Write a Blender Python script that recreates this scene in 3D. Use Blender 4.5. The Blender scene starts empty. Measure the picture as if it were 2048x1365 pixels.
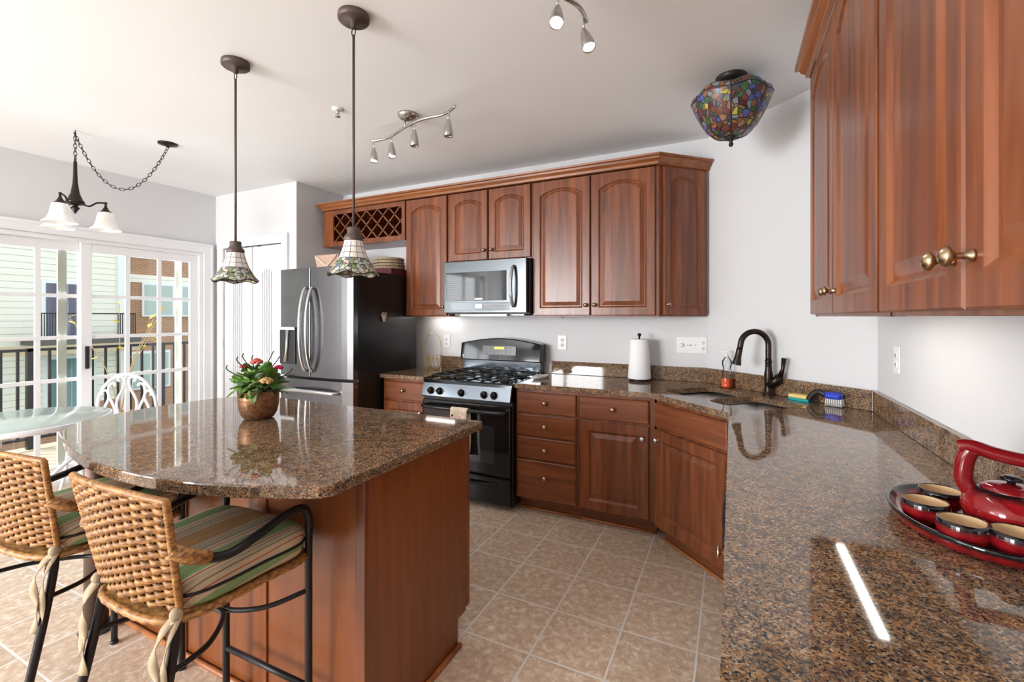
import bpy, bmesh, math, random
from math import sin, cos, pi, radians as R, sqrt, atan2
from mathutils import Vector, Matrix
from mathutils.geometry import tessellate_polygon
random.seed(7)
scn = bpy.context.scene
COL = scn.collection

# ------------------------------------------------------------------ camera
F = 905.0; A = math.atan(440/905.0)
cam = bpy.data.cameras.new('camera'); camo = bpy.data.objects.new('camera', cam); COL.objects.link(camo)
cam.sensor_width = 36; cam.lens = F/2048*36; cam.clip_start = .02; cam.clip_end = 300
cam.shift_y = -(682.5-634)/2048.0
camo.location = (0, 0, 1.37); camo.rotation_euler = (pi/2, 0, A)
scn.camera = camo
# ------------------------------------------------------------------ view and world
vs = scn.view_settings
scn.display_settings.display_device = 'sRGB'
vs.view_transform = 'Standard'; vs.look = 'None'; vs.gamma = 1; vs.use_curve_mapping = False
vs.exposure = 0.42
w = bpy.data.worlds.new('sky'); scn.world = w; w.use_nodes = True
wn = w.node_tree.nodes; wl = w.node_tree.links
bg = wn['Background']; bg.inputs[1].default_value = 1.0
bg.inputs[0].default_value = (0.86, 0.93, 1.0, 1)
WS = 1.3
bg.inputs[1].default_value = WS

def lamp(kind, name, loc, rot=(0,0,0), energy=100, color=(1,1,1), **k):
    d = bpy.data.lights.new(name, kind); d.energy = energy; d.color = color
    for a, b in k.items(): setattr(d, a, b)
    o = bpy.data.objects.new(name, d); COL.objects.link(o); o.location = loc; o.rotation_euler = rot
    return o
# sun over the deck side
lamp('SUN', 'sun_light', (0,0,10), (R(48), 0, R(-62)), 3.4, (1, .95, .86), angle=R(.6))
# daylight standing in the slider and side window openings, then a rear fill
_sl = lamp('AREA', 'slider_daylight', (-5.02, 1.9, 1.05), (0, R(-90), 0), 52, (.93, .97, 1), shape='RECTANGLE', size=1.9, size_y=1.75)
_sl.visible_glossy = False
lamp('AREA', 'side_window_daylight', (-5.15, -1.75, 1.55), (0, R(-90), 0), 75, (.93, .97, 1), shape='RECTANGLE', size=1.4, size_y=1.5)
lamp('AREA', 'rear_fill_light', (-3.7, -3.72, 1.5), (R(90), 0, R(-14)), 270, (.97, .985, 1), shape='RECTANGLE', size=1.9, size_y=1.7)  # added fill to brighten the room, placed behind an unseen rear window

# ------------------------------------------------------------------ material helpers
def mat(name, col=(.8,.8,.8), rough=.5, metal=0, coat=0, spec=.5, emis=None, estr=0, trans=0, ior=1.45, alpha=1):
    m = bpy.data.materials.new(name); m.use_nodes = True
    p = m.node_tree.nodes['Principled BSDF']
    p.inputs['Base Color'].default_value = (*col, 1); p.inputs['Roughness'].default_value = rough
    p.inputs['Metallic'].default_value = metal; p.inputs['Coat Weight'].default_value = coat
    p.inputs['Coat Roughness'].default_value = .08
    p.inputs['Specular IOR Level'].default_value = spec
    p.inputs['Transmission Weight'].default_value = trans; p.inputs['IOR'].default_value = ior
    if emis: p.inputs['Emission Color'].default_value = (*emis, 1); p.inputs['Emission Strength'].default_value = estr
    return m
def nodes(m): return m.node_tree.nodes, m.node_tree.links, m.node_tree.nodes['Principled BSDF']
def new(m, t, **k):
    n = m.node_tree.nodes.new(t)
    for a, b in k.items(): setattr(n, a, b)
    return n
def coords(m, scale=(1,1,1), rot=(0,0,0), kind='Object', loc=(0,0,0)):
    tc = new(m, 'ShaderNodeTexCoord'); mp = new(m, 'ShaderNodeMapping')
    mp.inputs['Scale'].default_value = scale; mp.inputs['Rotation'].default_value = rot; mp.inputs['Location'].default_value = loc
    m.node_tree.links.new(tc.outputs[kind], mp.inputs[0]); return mp.outputs[0]
def ramp(m, fac, stops, interp='LINEAR'):
    r = new(m, 'ShaderNodeValToRGB'); r.color_ramp.interpolation = interp
    e = r.color_ramp.elements
    while len(e) > 1: e.remove(e[-1])
    e[0].position = stops[0][0]; e[0].color = (*stops[0][1], 1)
    for p, c in stops[1:]:
        x = e.new(p); x.color = (*c, 1)
    m.node_tree.links.new(fac, r.inputs[0]); return r.outputs[0]
def noise(m, vec, scale=5, detail=3, rough=.5, dist=0):
    n = new(m, 'ShaderNodeTexNoise'); n.inputs['Scale'].default_value = scale; n.inputs['Detail'].default_value = detail
    n.inputs['Roughness'].default_value = rough; n.inputs['Distortion'].default_value = dist
    m.node_tree.links.new(vec, n.inputs['Vector']); return n
def mix(m, fac, a, b, mode='MIX'):
    n = new(m, 'ShaderNodeMix', data_type='RGBA', blend_type=mode)
    L = m.node_tree.links
    for s, v in ((0, fac), (6, a), (7, b)):
        if isinstance(v, (int, float)): n.inputs[s].default_value = v
        elif isinstance(v, tuple): n.inputs[s].default_value = (*v, 1)
        else: L.new(v, n.inputs[s])
    return n.outputs[2]
def bump(m, h, strength=.3, dist=.002):
    b = new(m, 'ShaderNodeBump'); b.inputs['Strength'].default_value = strength; b.inputs['Distance'].default_value = dist
    m.node_tree.links.new(h, b.inputs['Height']); m.node_tree.links.new(b.outputs[0], nodes(m)[2].inputs['Normal'])
def math_n(m, op, a, b=None):
    n = new(m, 'ShaderNodeMath', operation=op)
    for i, v in enumerate((a, b)):
        if v is None: continue
        if isinstance(v, (int, float)): n.inputs[i].default_value = v
        else: m.node_tree.links.new(v, n.inputs[i])
    return n.outputs[0]

def wood(name, horiz=False,  dark=(.10,.028,.011), mid=(.185,.051,.016), light=(.285,.086,.026), rough=.34):
    m = mat(name, rough=rough, coat=.25); N, L, P = nodes(m)
    P.inputs['Coat Roughness'].default_value = .22
    s = (18, 1.2, 18) if horiz == 'y' else (1.2, 18, 18) if horiz else (16, 16, 1.1)
    v = coords(m, s)
    n = noise(m, v, 1.6, 5, .55, .6)
    c = ramp(m, n.outputs[0], [(.3, dark), (.5, mid), (.72, light)])
    v2 = coords(m, (.6, 9, 9) if horiz else (9, 9, .15))
    n2 = noise(m, v2, 1, 1)
    c2 = mix(m, ramp(m, n2.outputs[0], [(.35, (.25,.25,.25)), (.65, (.9,.9,.9))]), dark, c)
    c3 = mix(m, .25, c, mix(m, 1.0, mid, c2, 'SCREEN') if False else c2)
    L.new(c3, P.inputs['Base Color']); return m
WOOD = wood('cherry_wood'); WOODH = wood('cherry_wood_horizontal', True)
CROWN = wood('crown_wood', True, (.17,.05,.014), (.26,.085,.024), (.36,.13,.04))
CROWNY = wood('crown_wood_side', 'y', (.17,.05,.014), (.26,.085,.024), (.36,.13,.04))
WOODI = wood('island_wood', False, (.17,.046,.010), (.205,.057,.012), (.25,.072,.017), .38)
TOE = wood('toe_kick_wood', True, (.10,.03,.01), (.17,.05,.016), (.24,.075,.025), .5)
SHOE = wood('shoe_moulding_wood', True, (.25,.08,.02), (.42,.15,.045), (.55,.22,.08), .4)
HOLE = mat('dark_recess', (.04,.02,.015), .8)

def granite(name):
    m = mat(name, rough=.045, spec=.75); N, L, P = nodes(m)
    v = coords(m, (1,1,1))
    nz = noise(m, v, 60, 2)
    vv = new(m, 'ShaderNodeMixRGB'); vv.blend_type = 'ADD'; vv.inputs[0].default_value = .012
    L.new(v, vv.inputs[1]); L.new(nz.outputs['Color'], vv.inputs[2])
    vo = new(m, 'ShaderNodeTexVoronoi'); vo.inputs['Scale'].default_value = 300
    L.new(vv.outputs[0], vo.inputs['Vector'])
    sep = new(m, 'ShaderNodeSeparateColor'); L.new(vo.outputs['Color'], sep.inputs[0])
    c = ramp(m, sep.outputs[0], [(0, (.020,.020,.024)), (.13, (.075,.06,.05)), (.27, (.17,.095,.05)), (.45, (.26,.14,.065)), (.66, (.37,.21,.10)), (.82, (.25,.19,.135)), (.93, (.42,.31,.21))], 'CONSTANT')
    big = noise(m, v, 38, 3, .6)
    c2 = mix(m, ramp(m, big.outputs[0], [(.46, (0,0,0)), (.62, (.75,.75,.75))]), c, mix(m, .66, c, (.028,.027,.03)))
    L.new(c2, P.inputs['Base Color']); return m
GRAN = granite('brown_granite')

WALL = mat('wall_paint', (.70,.70,.71), .85); CEIL = mat('ceiling_paint', (.86,.86,.865), .9)
TRIMW = mat('white_trim', (.84,.84,.85), .4); DOORW = mat('white_door_paint', (.70,.70,.72), .45)
def _wallbump(m):
    n = noise(m, coords(m), 350, 2); bump(m, n.outputs[0], .05, .001)
_wallbump(WALL); _wallbump(CEIL)

def floor_mat():
    m = mat('beige_vinyl_tile', rough=.3); N, L, P = nodes(m)
    v = coords(m, (1,1,1), loc=(.435-.305*2+.0, -1.682+.0, 0))
    b = new(m, 'ShaderNodeTexBrick'); b.offset = 0; b.squash = 1
    b.inputs['Scale'].default_value = 1; b.inputs['Brick Width'].default_value = .305; b.inputs['Row Height'].default_value = .305
    b.inputs['Mortar Size'].default_value = .0055; b.inputs['Mortar Smooth'].default_value = .3
    b.inputs['Color1'].default_value = (.8,.8,.8,1); b.inputs['Color2'].default_value = (1,1,1,1)
    L.new(v, b.inputs['Vector'])
    n = noise(m, coords(m), 30, 8, .68, .5)
    c = ramp(m, n.outputs[0], [(.3, (.44,.32,.22)), (.45, (.56,.42,.305)), (.55, (.66,.52,.395)), (.68, (.86,.77,.65))])
    c = mix(m, .35, c, b.outputs['Color'], 'MULTIPLY')
    c = mix(m, b.outputs['Fac'], c, (.72,.68,.64))
    L.new(c, P.inputs['Base Color'])
    inv = math_n(m, 'SUBTRACT', 1.0, b.outputs['Fac']); bump(m, inv, .4, .002)
    return m
FLOOR = floor_mat()

STEEL = mat('black_stainless', (.20,.20,.21), .2, 1)
STEELD = mat('dark_steel', (.10,.10,.105), .3, 1)
BRUSH = mat('brushed_nickel', (.55,.54,.52), .28, 1)
SINKM = mat('sink_steel', (.62,.61,.60), .3, 1)
CHROME = mat('bright_handle_steel', (.62,.63,.65), .2, 1)
BLACK = mat('black_enamel', (.008,.008,.009), .06)
BLACKM = mat('black_matte', (.018,.017,.017), .42)
FRSIDE = mat('fridge_side_black', (.012,.012,.012), .3)
GLASSB = mat('dark_oven_glass', (.02,.023,.026), .03, spec=.8)
IRON = mat('wrought_iron_black', (.02,.019,.021), .38, .3)
BRONZE = mat('oil_rubbed_bronze', (.045,.032,.028), .32, .85)
BRONZL = mat('aged_bronze_cap', (.12,.09,.08), .5, .5)
BRASS = mat('antique_brass', (.46,.35,.22), .26, 1)
CHROMEK = mat('satin_chrome_knob', (.72,.74,.78), .22, 1)
PLASTW = mat('white_plastic', (.85,.85,.84), .35)
SLOT = mat('outlet_slots', (.12,.12,.12), .6)
WHITEI = mat('white_painted_iron', (.80,.80,.84), .35)
PAPER = mat('paper_towel_white', (.88,.88,.88), .9)
FROST = mat('frosted_glass_shade', (.93,.93,.90), .4, emis=(1,.97,.9), estr=.12)
BULB = mat('lit_bulb', (1,1,1), .4, emis=(1,.9,.75), estr=14)
UCL = mat('under_cabinet_tube', (1,1,1), .4, emis=(1,.93,.84), estr=16)
LEAD = mat('lead_came', (.04,.035,.04), .45, .4)
def thin_glass(name, tint=(1,1,1), refl=.08):
    m = bpy.data.materials.new(name); m.use_nodes = True; N = m.node_tree.nodes; L = m.node_tree.links
    N.remove(N['Principled BSDF']); out = N['Material Output']
    t = N.new('ShaderNodeBsdfTransparent'); t.inputs[0].default_value = (*tint, 1)
    g = N.new('ShaderNodeBsdfGlossy'); g.inputs['Roughness'].default_value = .01
    fr = N.new('ShaderNodeFresnel'); fr.inputs[0].default_value = 1.35
    mx = N.new('ShaderNodeMixShader'); L.new(fr.outputs[0], mx.inputs[0]); L.new(t.outputs[0], mx.inputs[1]); L.new(g.outputs[0], mx.inputs[2])
    L.new(mx.outputs[0], out.inputs[0]); return m
PANE = thin_glass('window_pane_glass', (.97,.985,.98))
CLEAR = thin_glass('clear_bottle_plastic', (.93,.95,.96))

# ------------------------------------------------------------------ mesh builder
class MB:
    def __init__(s): s.v = []; s.f = []; s.sm = []; s.mi = []; s.cur = 0; s.M = Matrix()
    def pt(s, p): s.v.append(tuple(s.M @ Vector(p))); return len(s.v)-1
    def face(s, idx, smooth=False): s.f.append(tuple(idx)); s.sm.append(smooth); s.mi.append(s.cur)
    def box(s, x0, x1, y0, y1, z0, z1):
        i = [s.pt((x, y, z)) for z in (z0, z1) for y in (y0, y1) for x in (x0, x1)]
        for q in ((0,2,3,1), (4,5,7,6), (0,1,5,4), (2,6,7,3), (0,4,6,2), (1,3,7,5)): s.face([i[k] for k in q])
        return s
    def prism(s, poly, z0, z1, holes=()):
        area = sum(poly[i][0]*poly[(i+1)%len(poly)][1]-poly[(i+1)%len(poly)][0]*poly[i][1] for i in range(len(poly)))
        if area < 0: poly = poly[::-1]
        loops = [list(poly)]+[list(h) for h in holes]
        idx0 = []; idx1 = []
        for L in loops:
            idx0.append([s.pt((x, y, z0)) for x, y in L]); idx1.append([s.pt((x, y, z1)) for x, y in L])
        for k, L in enumerate(loops):
            n = len(L)
            for i in range(n):
                a, b = i, (i+1) % n
                s.face((idx0[k][a], idx0[k][b], idx1[k][b], idx1[k][a]))
        if holes:
            tris = tessellate_polygon([[Vector((x, y, 0)) for x, y in L] for L in loops])
            f0 = [i for L in idx0 for i in L]; f1 = [i for L in idx1 for i in L]
            for t in tris:
                a, b, c = [Vector(s.v[f1[j]]) for j in t]
                if (b-a).cross(c-a).z < 0: t = t[::-1]
                s.face([f1[j] for j in t]); s.face([f0[j] for j in t[::-1]])
        else:
            s.face(idx1[0]); s.face(idx0[0][::-1])
        return s
    def loft(s, rings, closed=True, smooth=True, cap=False):
        ids = [[s.pt(p) for p in r] for r in rings]
        n = len(rings[0])
        for a, b in zip(ids[:-1], ids[1:]):
            for i in range(n if closed else n-1):
                j = (i+1) % n; s.face((a[i], a[j], b[j], b[i]), smooth)
        if cap: s.face(ids[0][::-1]); s.face(ids[-1])
        return s
    def lathe(s, prof, c=(0,0,0), n=32, ax=None, smooth=True, cap=False):
        M = Matrix() if ax is None else Vector((0,0,1)).rotation_difference(Vector(ax)).to_matrix().to_4x4()
        c = Vector(c); rings = []
        for r, z in prof:
            rings.append([tuple(c + (M @ Vector((r*cos(2*pi*i/n), r*sin(2*pi*i/n), z)))) for i in range(n)])
        return s.loft(rings, True, smooth, cap)
    def cyl(s, p0, p1, r0, r1=None, n=20):
        p0, p1 = Vector(p0), Vector(p1); r1 = r0 if r1 is None else r1; h = (p1-p0).length
        return s.lathe([(0,0),(r0,0),(r0,0),(r1,h),(r1,h),(0,h)], p0, n, (p1-p0))
    def tube(s, pts, r, n=8, closed=False):
        pts = [Vector(p) for p in pts]; m = len(pts); rs = r if isinstance(r, (list, tuple)) else [r]*m
        tang = []
        for i in range(m):
            a = pts[(i-1) % m] if (closed or i > 0) else pts[i]; b = pts[(i+1) % m] if (closed or i < m-1) else pts[i]
            t = (b-a); tang.append(t.normalized() if t.length > 1e-9 else Vector((0,0,1)))
        up = Vector((0,0,1)) if abs(tang[0].z) < .9 else Vector((1,0,0))
        nrm = tang[0].cross(up).normalized(); rings = []
        for i in range(m):
            if i: 
                q = tang[i-1].rotation_difference(tang[i]); nrm = q @ nrm
            bn = tang[i].cross(nrm)
            rings.append([tuple(pts[i] + rs[i]*(cos(2*pi*k/n)*nrm + sin(2*pi*k/n)*bn)) for k in range(n)])
        if closed: rings.append(rings[0])
        return s.loft(rings, True, True, not closed)
    def ball(s, c, r, n=16, sc=(1,1,1)):
        M0 = s.M; s.M = M0 @ Matrix.Translation(c) @ Matrix.Diagonal((*sc, 1))
        s.lathe([(r*sin(pi*i/(n//2)), -r*cos(pi*i/(n//2))) for i in range(n//2+1)], n=n); s.M = M0; return s
    def grid(s, fn, nu, nv, smooth=True):
        ids = [[s.pt(fn(i/nu, j/nv)) for j in range(nv+1)] for i in range(nu+1)]
        for i in range(nu):
            for j in range(nv): s.face((ids[i][j], ids[i+1][j], ids[i+1][j+1], ids[i][j+1]), smooth)
        return s
    def build(s, name, m, parent=None, bevel=0, weld=False, solid=0, subsurf=0):
        me = bpy.data.meshes.new(name); me.from_pydata(s.v, [], s.f); me.update()
        for p, a, b in zip(me.polygons, s.sm, s.mi): p.use_smooth = a; p.material_index = b
        for x in (m if isinstance(m, (list, tuple)) else [m]): me.materials.append(x)
        bm = bmesh.new(); bm.from_mesh(me)
        bmesh.ops.remove_doubles(bm, verts=bm.verts, dist=1e-6)
        bmesh.ops.recalc_face_normals(bm, faces=bm.faces); bm.to_mesh(me); bm.free()
        o = bpy.data.objects.new(name, me); COL.objects.link(o); o.parent = parent
        if solid:
            d = o.modifiers.new('solid', 'SOLIDIFY'); d.thickness = solid; d.offset = 0
        if subsurf:
            d = o.modifiers.new('sub', 'SUBSURF'); d.levels = subsurf; d.render_levels = subsurf
        if bevel:
            d = o.modifiers.new('bevel', 'BEVEL'); d.width = bevel; d.segments = 2; d.limit_method = 'ANGLE'; d.angle_limit = R(40)
        return o
def empty(name, loc=(0,0,0), rz=0):
    o = bpy.data.objects.new(name, None); COL.objects.link(o); o.location = loc; o.rotation_euler = (0,0,rz); o.empty_display_size = .05; return o
def tag(o, label=None, cat=None, group=None, kind=None):
    for k, v in (('label', label), ('category', cat), ('group', group), ('kind', kind)):
        if v: o[k] = v
    return o
def struct(o): o['kind'] = 'structure'; return o
def copy_tree(o, parent=None):
    c = o.copy(); COL.objects.link(c); c.parent = parent
    for ch in list(o.children): copy_tree(ch, c)
    return c
def spline(pts, n=8, closed=False):
    P = [Vector(p) for p in pts]; m = len(P); out = []
    for i in range(m if closed else m-1):
        if closed: a, b, c, d = P[i-1], P[i], P[(i+1) % m], P[(i+2) % m]
        else: a, b, c, d = P[max(i-1,0)], P[i], P[i+1], P[min(i+2,m-1)]
        for k in range(n):
            t = k/n
            out.append(.5*((2*b)+(-a+c)*t+(2*a-5*b+4*c-d)*t*t+(-a+3*b-3*c+d)*t**3))
    if not closed: out.append(P[-1])
    return out

# ------------------------------------------------------------------ room
CH = 2.64; XL = -4.9; XR = .64; YB = 3.5; YP = 2.93; XP = -3.67; YR = -3.6; CZ = .905
FR = 'structure'
struct(MB().box(XL-.1, XR+.12, YR-.12, YB+.12, -.06, 0).build('floor', FLOOR))
struct(MB().box(XL-.1, XR+.12, YR-.12, YB+.12, CH, CH+.08).build('ceiling', CEIL))
# left wall with slider opening (y .95..2.80, z 0..2.03) and window opening (y -2.5..-1.0, z .85..2.25)
wm = MB()
wm.box(XL-.12, XL, 2.80, YP+.12, 0, CH).box(XL-.12, XL, .95, 2.80, 2.03, CH).box(XL-.12, XL, -1.0, .95, 0, CH)
wm.box(XL-.12, XL, -2.5, -1.0, 0, .85).box(XL-.12, XL, -2.5, -1.0, 2.25, CH).box(XL-.12, XL, YR, -2.5, 0, CH)
struct(wm.build('wall_left', WALL))
# pantry wall with door opening x -4.76..-3.86, z 0..2.08
wm = MB()
wm.box(XL, -4.76, YP, YP+.1, 0, CH).box(-4.76, -3.86, YP, YP+.1, 2.08, CH).box(-3.86, XP, YP, YP+.1, 0, CH).box(XP-.1, XP, YP+.1, YB, 0, CH)
wm.box(-4.8, -3.8, YP+.3, YP+.34, 0, CH)
struct(wm.build('wall_pantry', WALL))
struct(MB().box(XP-.1, -.155, YB, YB+.1, 0, CH).build('wall_back', WALL))
struct(MB().prism([(-.155,3.5), (.64,2.77), (.74,2.77), (.74,2.88), (-.02,3.6), (-.155,3.6)], 0, CH).build('wall_diagonal', WALL))
struct(MB().box(XR, XR+.1, YR, 2.77, 0, CH).build('wall_right', WALL))
wm = MB().box(XL, -4.7, YR-.1, YR, 0, CH).box(-2.7, XR, YR-.1, YR, 0, CH).box(-4.7, -2.7, YR-.1, YR, 0, .6).box(-4.7, -2.7, YR-.1, YR, 2.35, CH)
struct(wm.build('wall_rear', WALL))
# baseboards
struct(MB().box(XL, XL+.015, -1.0+.0, .86, 0, .1).box(XL, XL+.015, YR, -1.0, 0, .1).build('baseboard_left', TRIMW))
struct(MB().box(XP, XP+.014, YP-.0, YB, 0, .1).box(-3.77, XP, YP-.014, YP, 0, .1).build('baseboard_pantry', TRIMW))

# sliding glass door -------------------------------------------------------
sd = empty('window_1', (XL, 1.875, 0)); tag(sd, kind=FR)
g = MB()
cw = .09
for (a, b, c, d) in ((.86,2.89,2.03,2.03+cw), (.86,.95,0,2.03), (2.80,2.89,0,2.03)): g.box(XL, XL+.02, a-0, b, c, d)
g.box(XL+.02, XL+.027, .86, 2.89, 2.095, 2.12).box(XL+.02, XL+.027, 2.865, 2.89, 0, 2.1)
g.M = Matrix()
o = g.build('casing', TRIMW, None, .004); o.parent = sd; o.location = (-XL, -1.875, 0)
def relp(mb, name, m, par, base, bevel=0):
    o = mb.build(name, m, par, bevel); o.location = (-base[0], -base[1], -base[2]); return o
B1 = (XL, 1.875, 0)
g = MB()   # jamb frame
g.box(XL-.12, XL, .95, .985, 0, 2.03).box(XL-.12, XL, 2.765, 2.80, 0, 2.03).box(XL-.12, XL, .985, 2.765, 1.995, 2.03).box(XL-.13, XL, .985, 2.765, 0, .04)
relp(g, 'door_frame', TRIMW, sd, B1, .003)
def sash(x, y0, y1, ys, name):
    g = MB(); t = .018
    z0, z1 = .04, 1.995; sw = .07
    g.box(x-t, x+t, y0, y0+sw, z0, z1).box(x-t, x+t, y1-sw, y1, z0, z1).box(x-t, x+t, y0+sw, y1-sw, z1-.075, z1).box(x-t, x+t, y0+sw, y1-sw, z0, z0+.1)
    for yy in ys: g.box(x-.011, x+.011, yy-.016, yy+.016, z0+.1, z1-.075)
    for zz in (1.545, 1.197, .845, .49): g.box(x-.0105, x+.0105, y0+sw, y1-sw, zz-.015, zz+.015)
    a = relp(g, 'sash', TRIMW, sd, B1, .0015)
    g = MB().box(x-.003, x+.003, y0+sw-.005, y1-sw+.005, z0+.095, z1-.07)
    p = g.build('pane', PANE, a); return a
s1 = sash(XL-.045, 1.84, 2.765, (2.17, 2.425), 'r')
s2 = sash(XL-.085, .985, 1.91, (1.27, 1.59), 'l')
g = MB().box(XL-.125, XL-.105, 1.72, 1.775, .04, 1.995).box(XL-.125, XL-.105, 2.60, 2.655, .04, 1.995)
relp(g, 'screen_stile', mat('screen_frame_cream', (.9,.9,.8), .5), sd, B1)
g = MB().box(XL-.025, XL-.003, 1.862, 1.887, .93, 1.12)
relp(g, 'handle', BLACKM, sd, B1, .003)

# side window with blinds (seen only mirrored in the microwave)
B2 = (XL, -1.75, 0)
sw2 = empty('window_2', B2); tag(sw2, kind=FR)
g = MB()
g.box(XL, XL+.02, -2.6, -.9, 2.25, 2.34).box(XL, XL+.02, -2.6, -2.5, .85, 2.25).box(XL, XL+.02, -1.0, -.9, .85, 2.25).box(XL, XL+.05, -2.6, -.9, .8, .85)
relp(g, 'casing', TRIMW, sw2, B2, .003)
g = MB().box(XL-.09, XL-.05, -1.78, -1.72, .85, 2.25).box(XL-.09, XL-.05, -2.5, -1.0, .85, .9).box(XL-.09, XL-.05, -2.5, -1.0, 2.2, 2.25)
relp(g, 'window_frame', TRIMW, sw2, B2)
g = MB()
for k in range(34):
    z = .9+k*.04; i_ = [g.pt(q_) for q_ in ((XL-.036,-2.49,z+.012),(XL-.036,-1.01,z+.012),(XL-.004,-1.01,z-.010),(XL-.004,-2.49,z-.010))]; g.face(i_)
_bl = relp(g, 'blind_slats', PLASTW, sw2, B2); _m = _bl.modifiers.new('solid', 'SOLIDIFY'); _m.thickness = .002
B3 = (-3.7, YR, 0)
rw = empty('window_3', B3); tag(rw, kind=FR)  # unseen rear window, its opening sized to pass the added fill light
g = MB().box(-4.7, -2.7, YR-.07, YR-.03, .6, .66).box(-4.7, -2.7, YR-.07, YR-.03, 2.29, 2.35)
for x in (-4.7, -3.73, -2.76): g.box(x, x+.06, YR-.07, YR-.03, .66, 2.29)
relp(g, 'window_frame', TRIMW, rw, B3)

# pantry double door ---------------------------------------------------------
BD = (-4.31, YP, 0)
dd = empty('door_1', BD); tag(dd, kind=FR)
g = MB().box(-4.85, -3.77, YP-.02, YP, 2.08, 2.165).box(-4.85, -4.76, YP-.02, YP, 0, 2.08).box(-3.86, -3.77, YP-.02, YP, 0, 2.08)
g.box(-4.85, -3.77, YP-.026, YP-.02, 2.145, 2.165).box(-3.79, -3.77, YP-.026, YP-.02, 0, 2.145)
relp(g, 'casing', TRIMW, dd, BD, .003)

def panel_loops(w, h, l, b, tp, arch, n=12):
    """loops of an arched opening; inset i -> list of (x,z)"""
    def loop(i):
        x0, x1, z0 = l+i, w-l-i, b+i
        zs = h-tp-arch-i*.6 if arch else h-tp-i
        pts = [(x0, z0), (x1, z0), (x1, zs)]
        if arch:
            sh = .018
            for k in range(n+1):
                t = k/n; x = x1-sh*0 - (x1-x0)*t
                pts.append((x, zs + (.010 if arch else 0) + arch*sin(pi*t)**.75*.9))
        else:
            for k in range(n+1):
                pts.append((x1-(x1-x0)*k/n, zs))
        pts.append((x0, zs)); return pts
    return loop
def door_leaf(w, h, t=.02, rail=.058, arch=0., raised=True, y=0.):
    """raised-panel leaf; x 0..w, z 0..h, back at y, front at y-t"""
    g = MB(); n = 12
    lp = panel_loops(w, h, rail, rail, rail+.012 if arch else rail, arch)
    f = y-t
    def ring(L, yy): return [(x, yy, z) for x, z in L]
    inner = lp(0); m = len(inner)
    outer = [(0,0), (w,0), (w, inner[2][1])]
    for k in range(n+1): outer.append((w-w*k/n, h))
    outer.append((0, inner[-1][1]))
    def shrink(L, e): return [(min(max(x, e), w-e), min(max(z, e), h-e)) for x, z in L]
    rings = [ring(outer, y), ring(outer, f+.004), ring(shrink(outer, .004), f), ring(inner, f), ring(lp(.006), f+.005), ring(lp(.012), f+.010)]
    if raised: rings += [ring(lp(.018), f+.010), ring(lp(.046), f+.002)]
    else: rings += [ring(lp(.03), f+.010)]
    g.loft(rings, True, False)
    last = rings[-1]; c0 = len(g.v)-m
    ids = list(range(len(g.v)-m, len(g.v)))
    # fan the cap in strips for the arch
    g.face(ids)
    g.face([g.pt(p) for p in rings[0]][::-1])
    return g
for x0 in (-4.755, -4.305):
    g = MB(); W = .44; H = 2.06
    for part in range(1):
        pass
    leaf = MB()
    leaf.M = Matrix.Translation((x0, YP+.035, .01))
    d1 = door_leaf(W, H, .035, .10, .10, True)
    # plank-like grooves inside the panel
    for k in range(1, 3):
        pass
    d1.v = [tuple(leaf.M @ Vector(p)) for p in d1.v]
    for k in range(5):
        xx = x0+.155+k*.032
        d1.box(xx-.002, xx+.002, YP-.008, YP+.003, .2, 1.78+.06*sin(pi*(k+1)/6))
    relp(d1, 'door_leaf', DOORW, dd, BD)
g = MB()
for x in (-4.40, -4.21): g.box(x-.02, x+.02, YP-.006, YP+.02, 2.066, 2.076)
relp(g, 'door_catch', STEELD, dd, BD)
g = MB().box(-4.765, -4.75, YP-.006, YP+.01, 1.05, 1.13).box(-4.765, -4.75, YP-.006, YP+.01, 1.75, 1.83)
relp(g, 'hinge', BRUSH, dd, BD)

# ------------------------------------------------------------------ cabinets
def knob_mb(x, z, y=-.022, r=.015, long=1.0):
    g = MB(); l = .030*long
    g.lathe([(0,0),(.009,0),(.009,.003),(.0055,.006),(.005,l*.5),(.009,l*.62),(r,l*.72),(r*1.03,l*.8),(r*.9,l*.9),(r*.55,l*.98),(r*.5,l*1.0),(0,l*1.03)], (x, y, z), 20, (0,-1,0))
    return g
UD = .30   # upper box depth
def upper(name, label, loc, rz, w, z0, z1, doors, arch=.05, group=None, long=1.0, cat='cabinet', lift=.008):
    """box behind y=0 (door back plane) to +UD; local x 0..w"""
    e = empty(name, (loc[0], loc[1], z0), rz); tag(e, label, cat, group)
    H = z1-z0
    g = MB().box(0, w, 0, UD, .02, H)
    g.box(.018, w-.018, 0, .018, 0, .02).box(0, .018, 0, UD, 0, .02).box(w-.018, w, 0, UD, 0, .02).box(.018, w-.018, 0, .02, 0, .02)
    g.build('cabinet_body', WOOD, e, .0015)
    for (x, dw, side) in doors:
        dh = H-.012-lift
        g = door_leaf(dw, dh, .02, .055, arch)
        d = g.build('door', WOOD, e); d.location = (x, 0, lift)
        kx = .028 if side == 'l' else dw-.028
        if side: knob_mb(kx, .075, -.02, .0145, long).build('knob', BRASS, d)
    return e
YF = 3.2  # box front plane; door front 3.18
ZT = 2.405
upper('wall_cabinet', 'single-door arched cherry wall cabinet left of the microwave', (-2.598, YF, 0), 0, .455, 1.372, ZT, [(.012, .428, 'r')])
upper('wall_cabinet', 'short double-door cherry wall cabinet directly above the microwave', (-2.143, YF, 0), 0, .765, 1.823, ZT, [(.012, .363, 'r'), (.388, .365, 'l')], .045)
upper('wall_cabinet', 'tall double-door cherry wall cabinet right of the microwave', (-1.378, YF, 0), 0, .93, 1.372, ZT, [(.010, .445, 'r'), (.464, .445, 'l')], .055)
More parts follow.
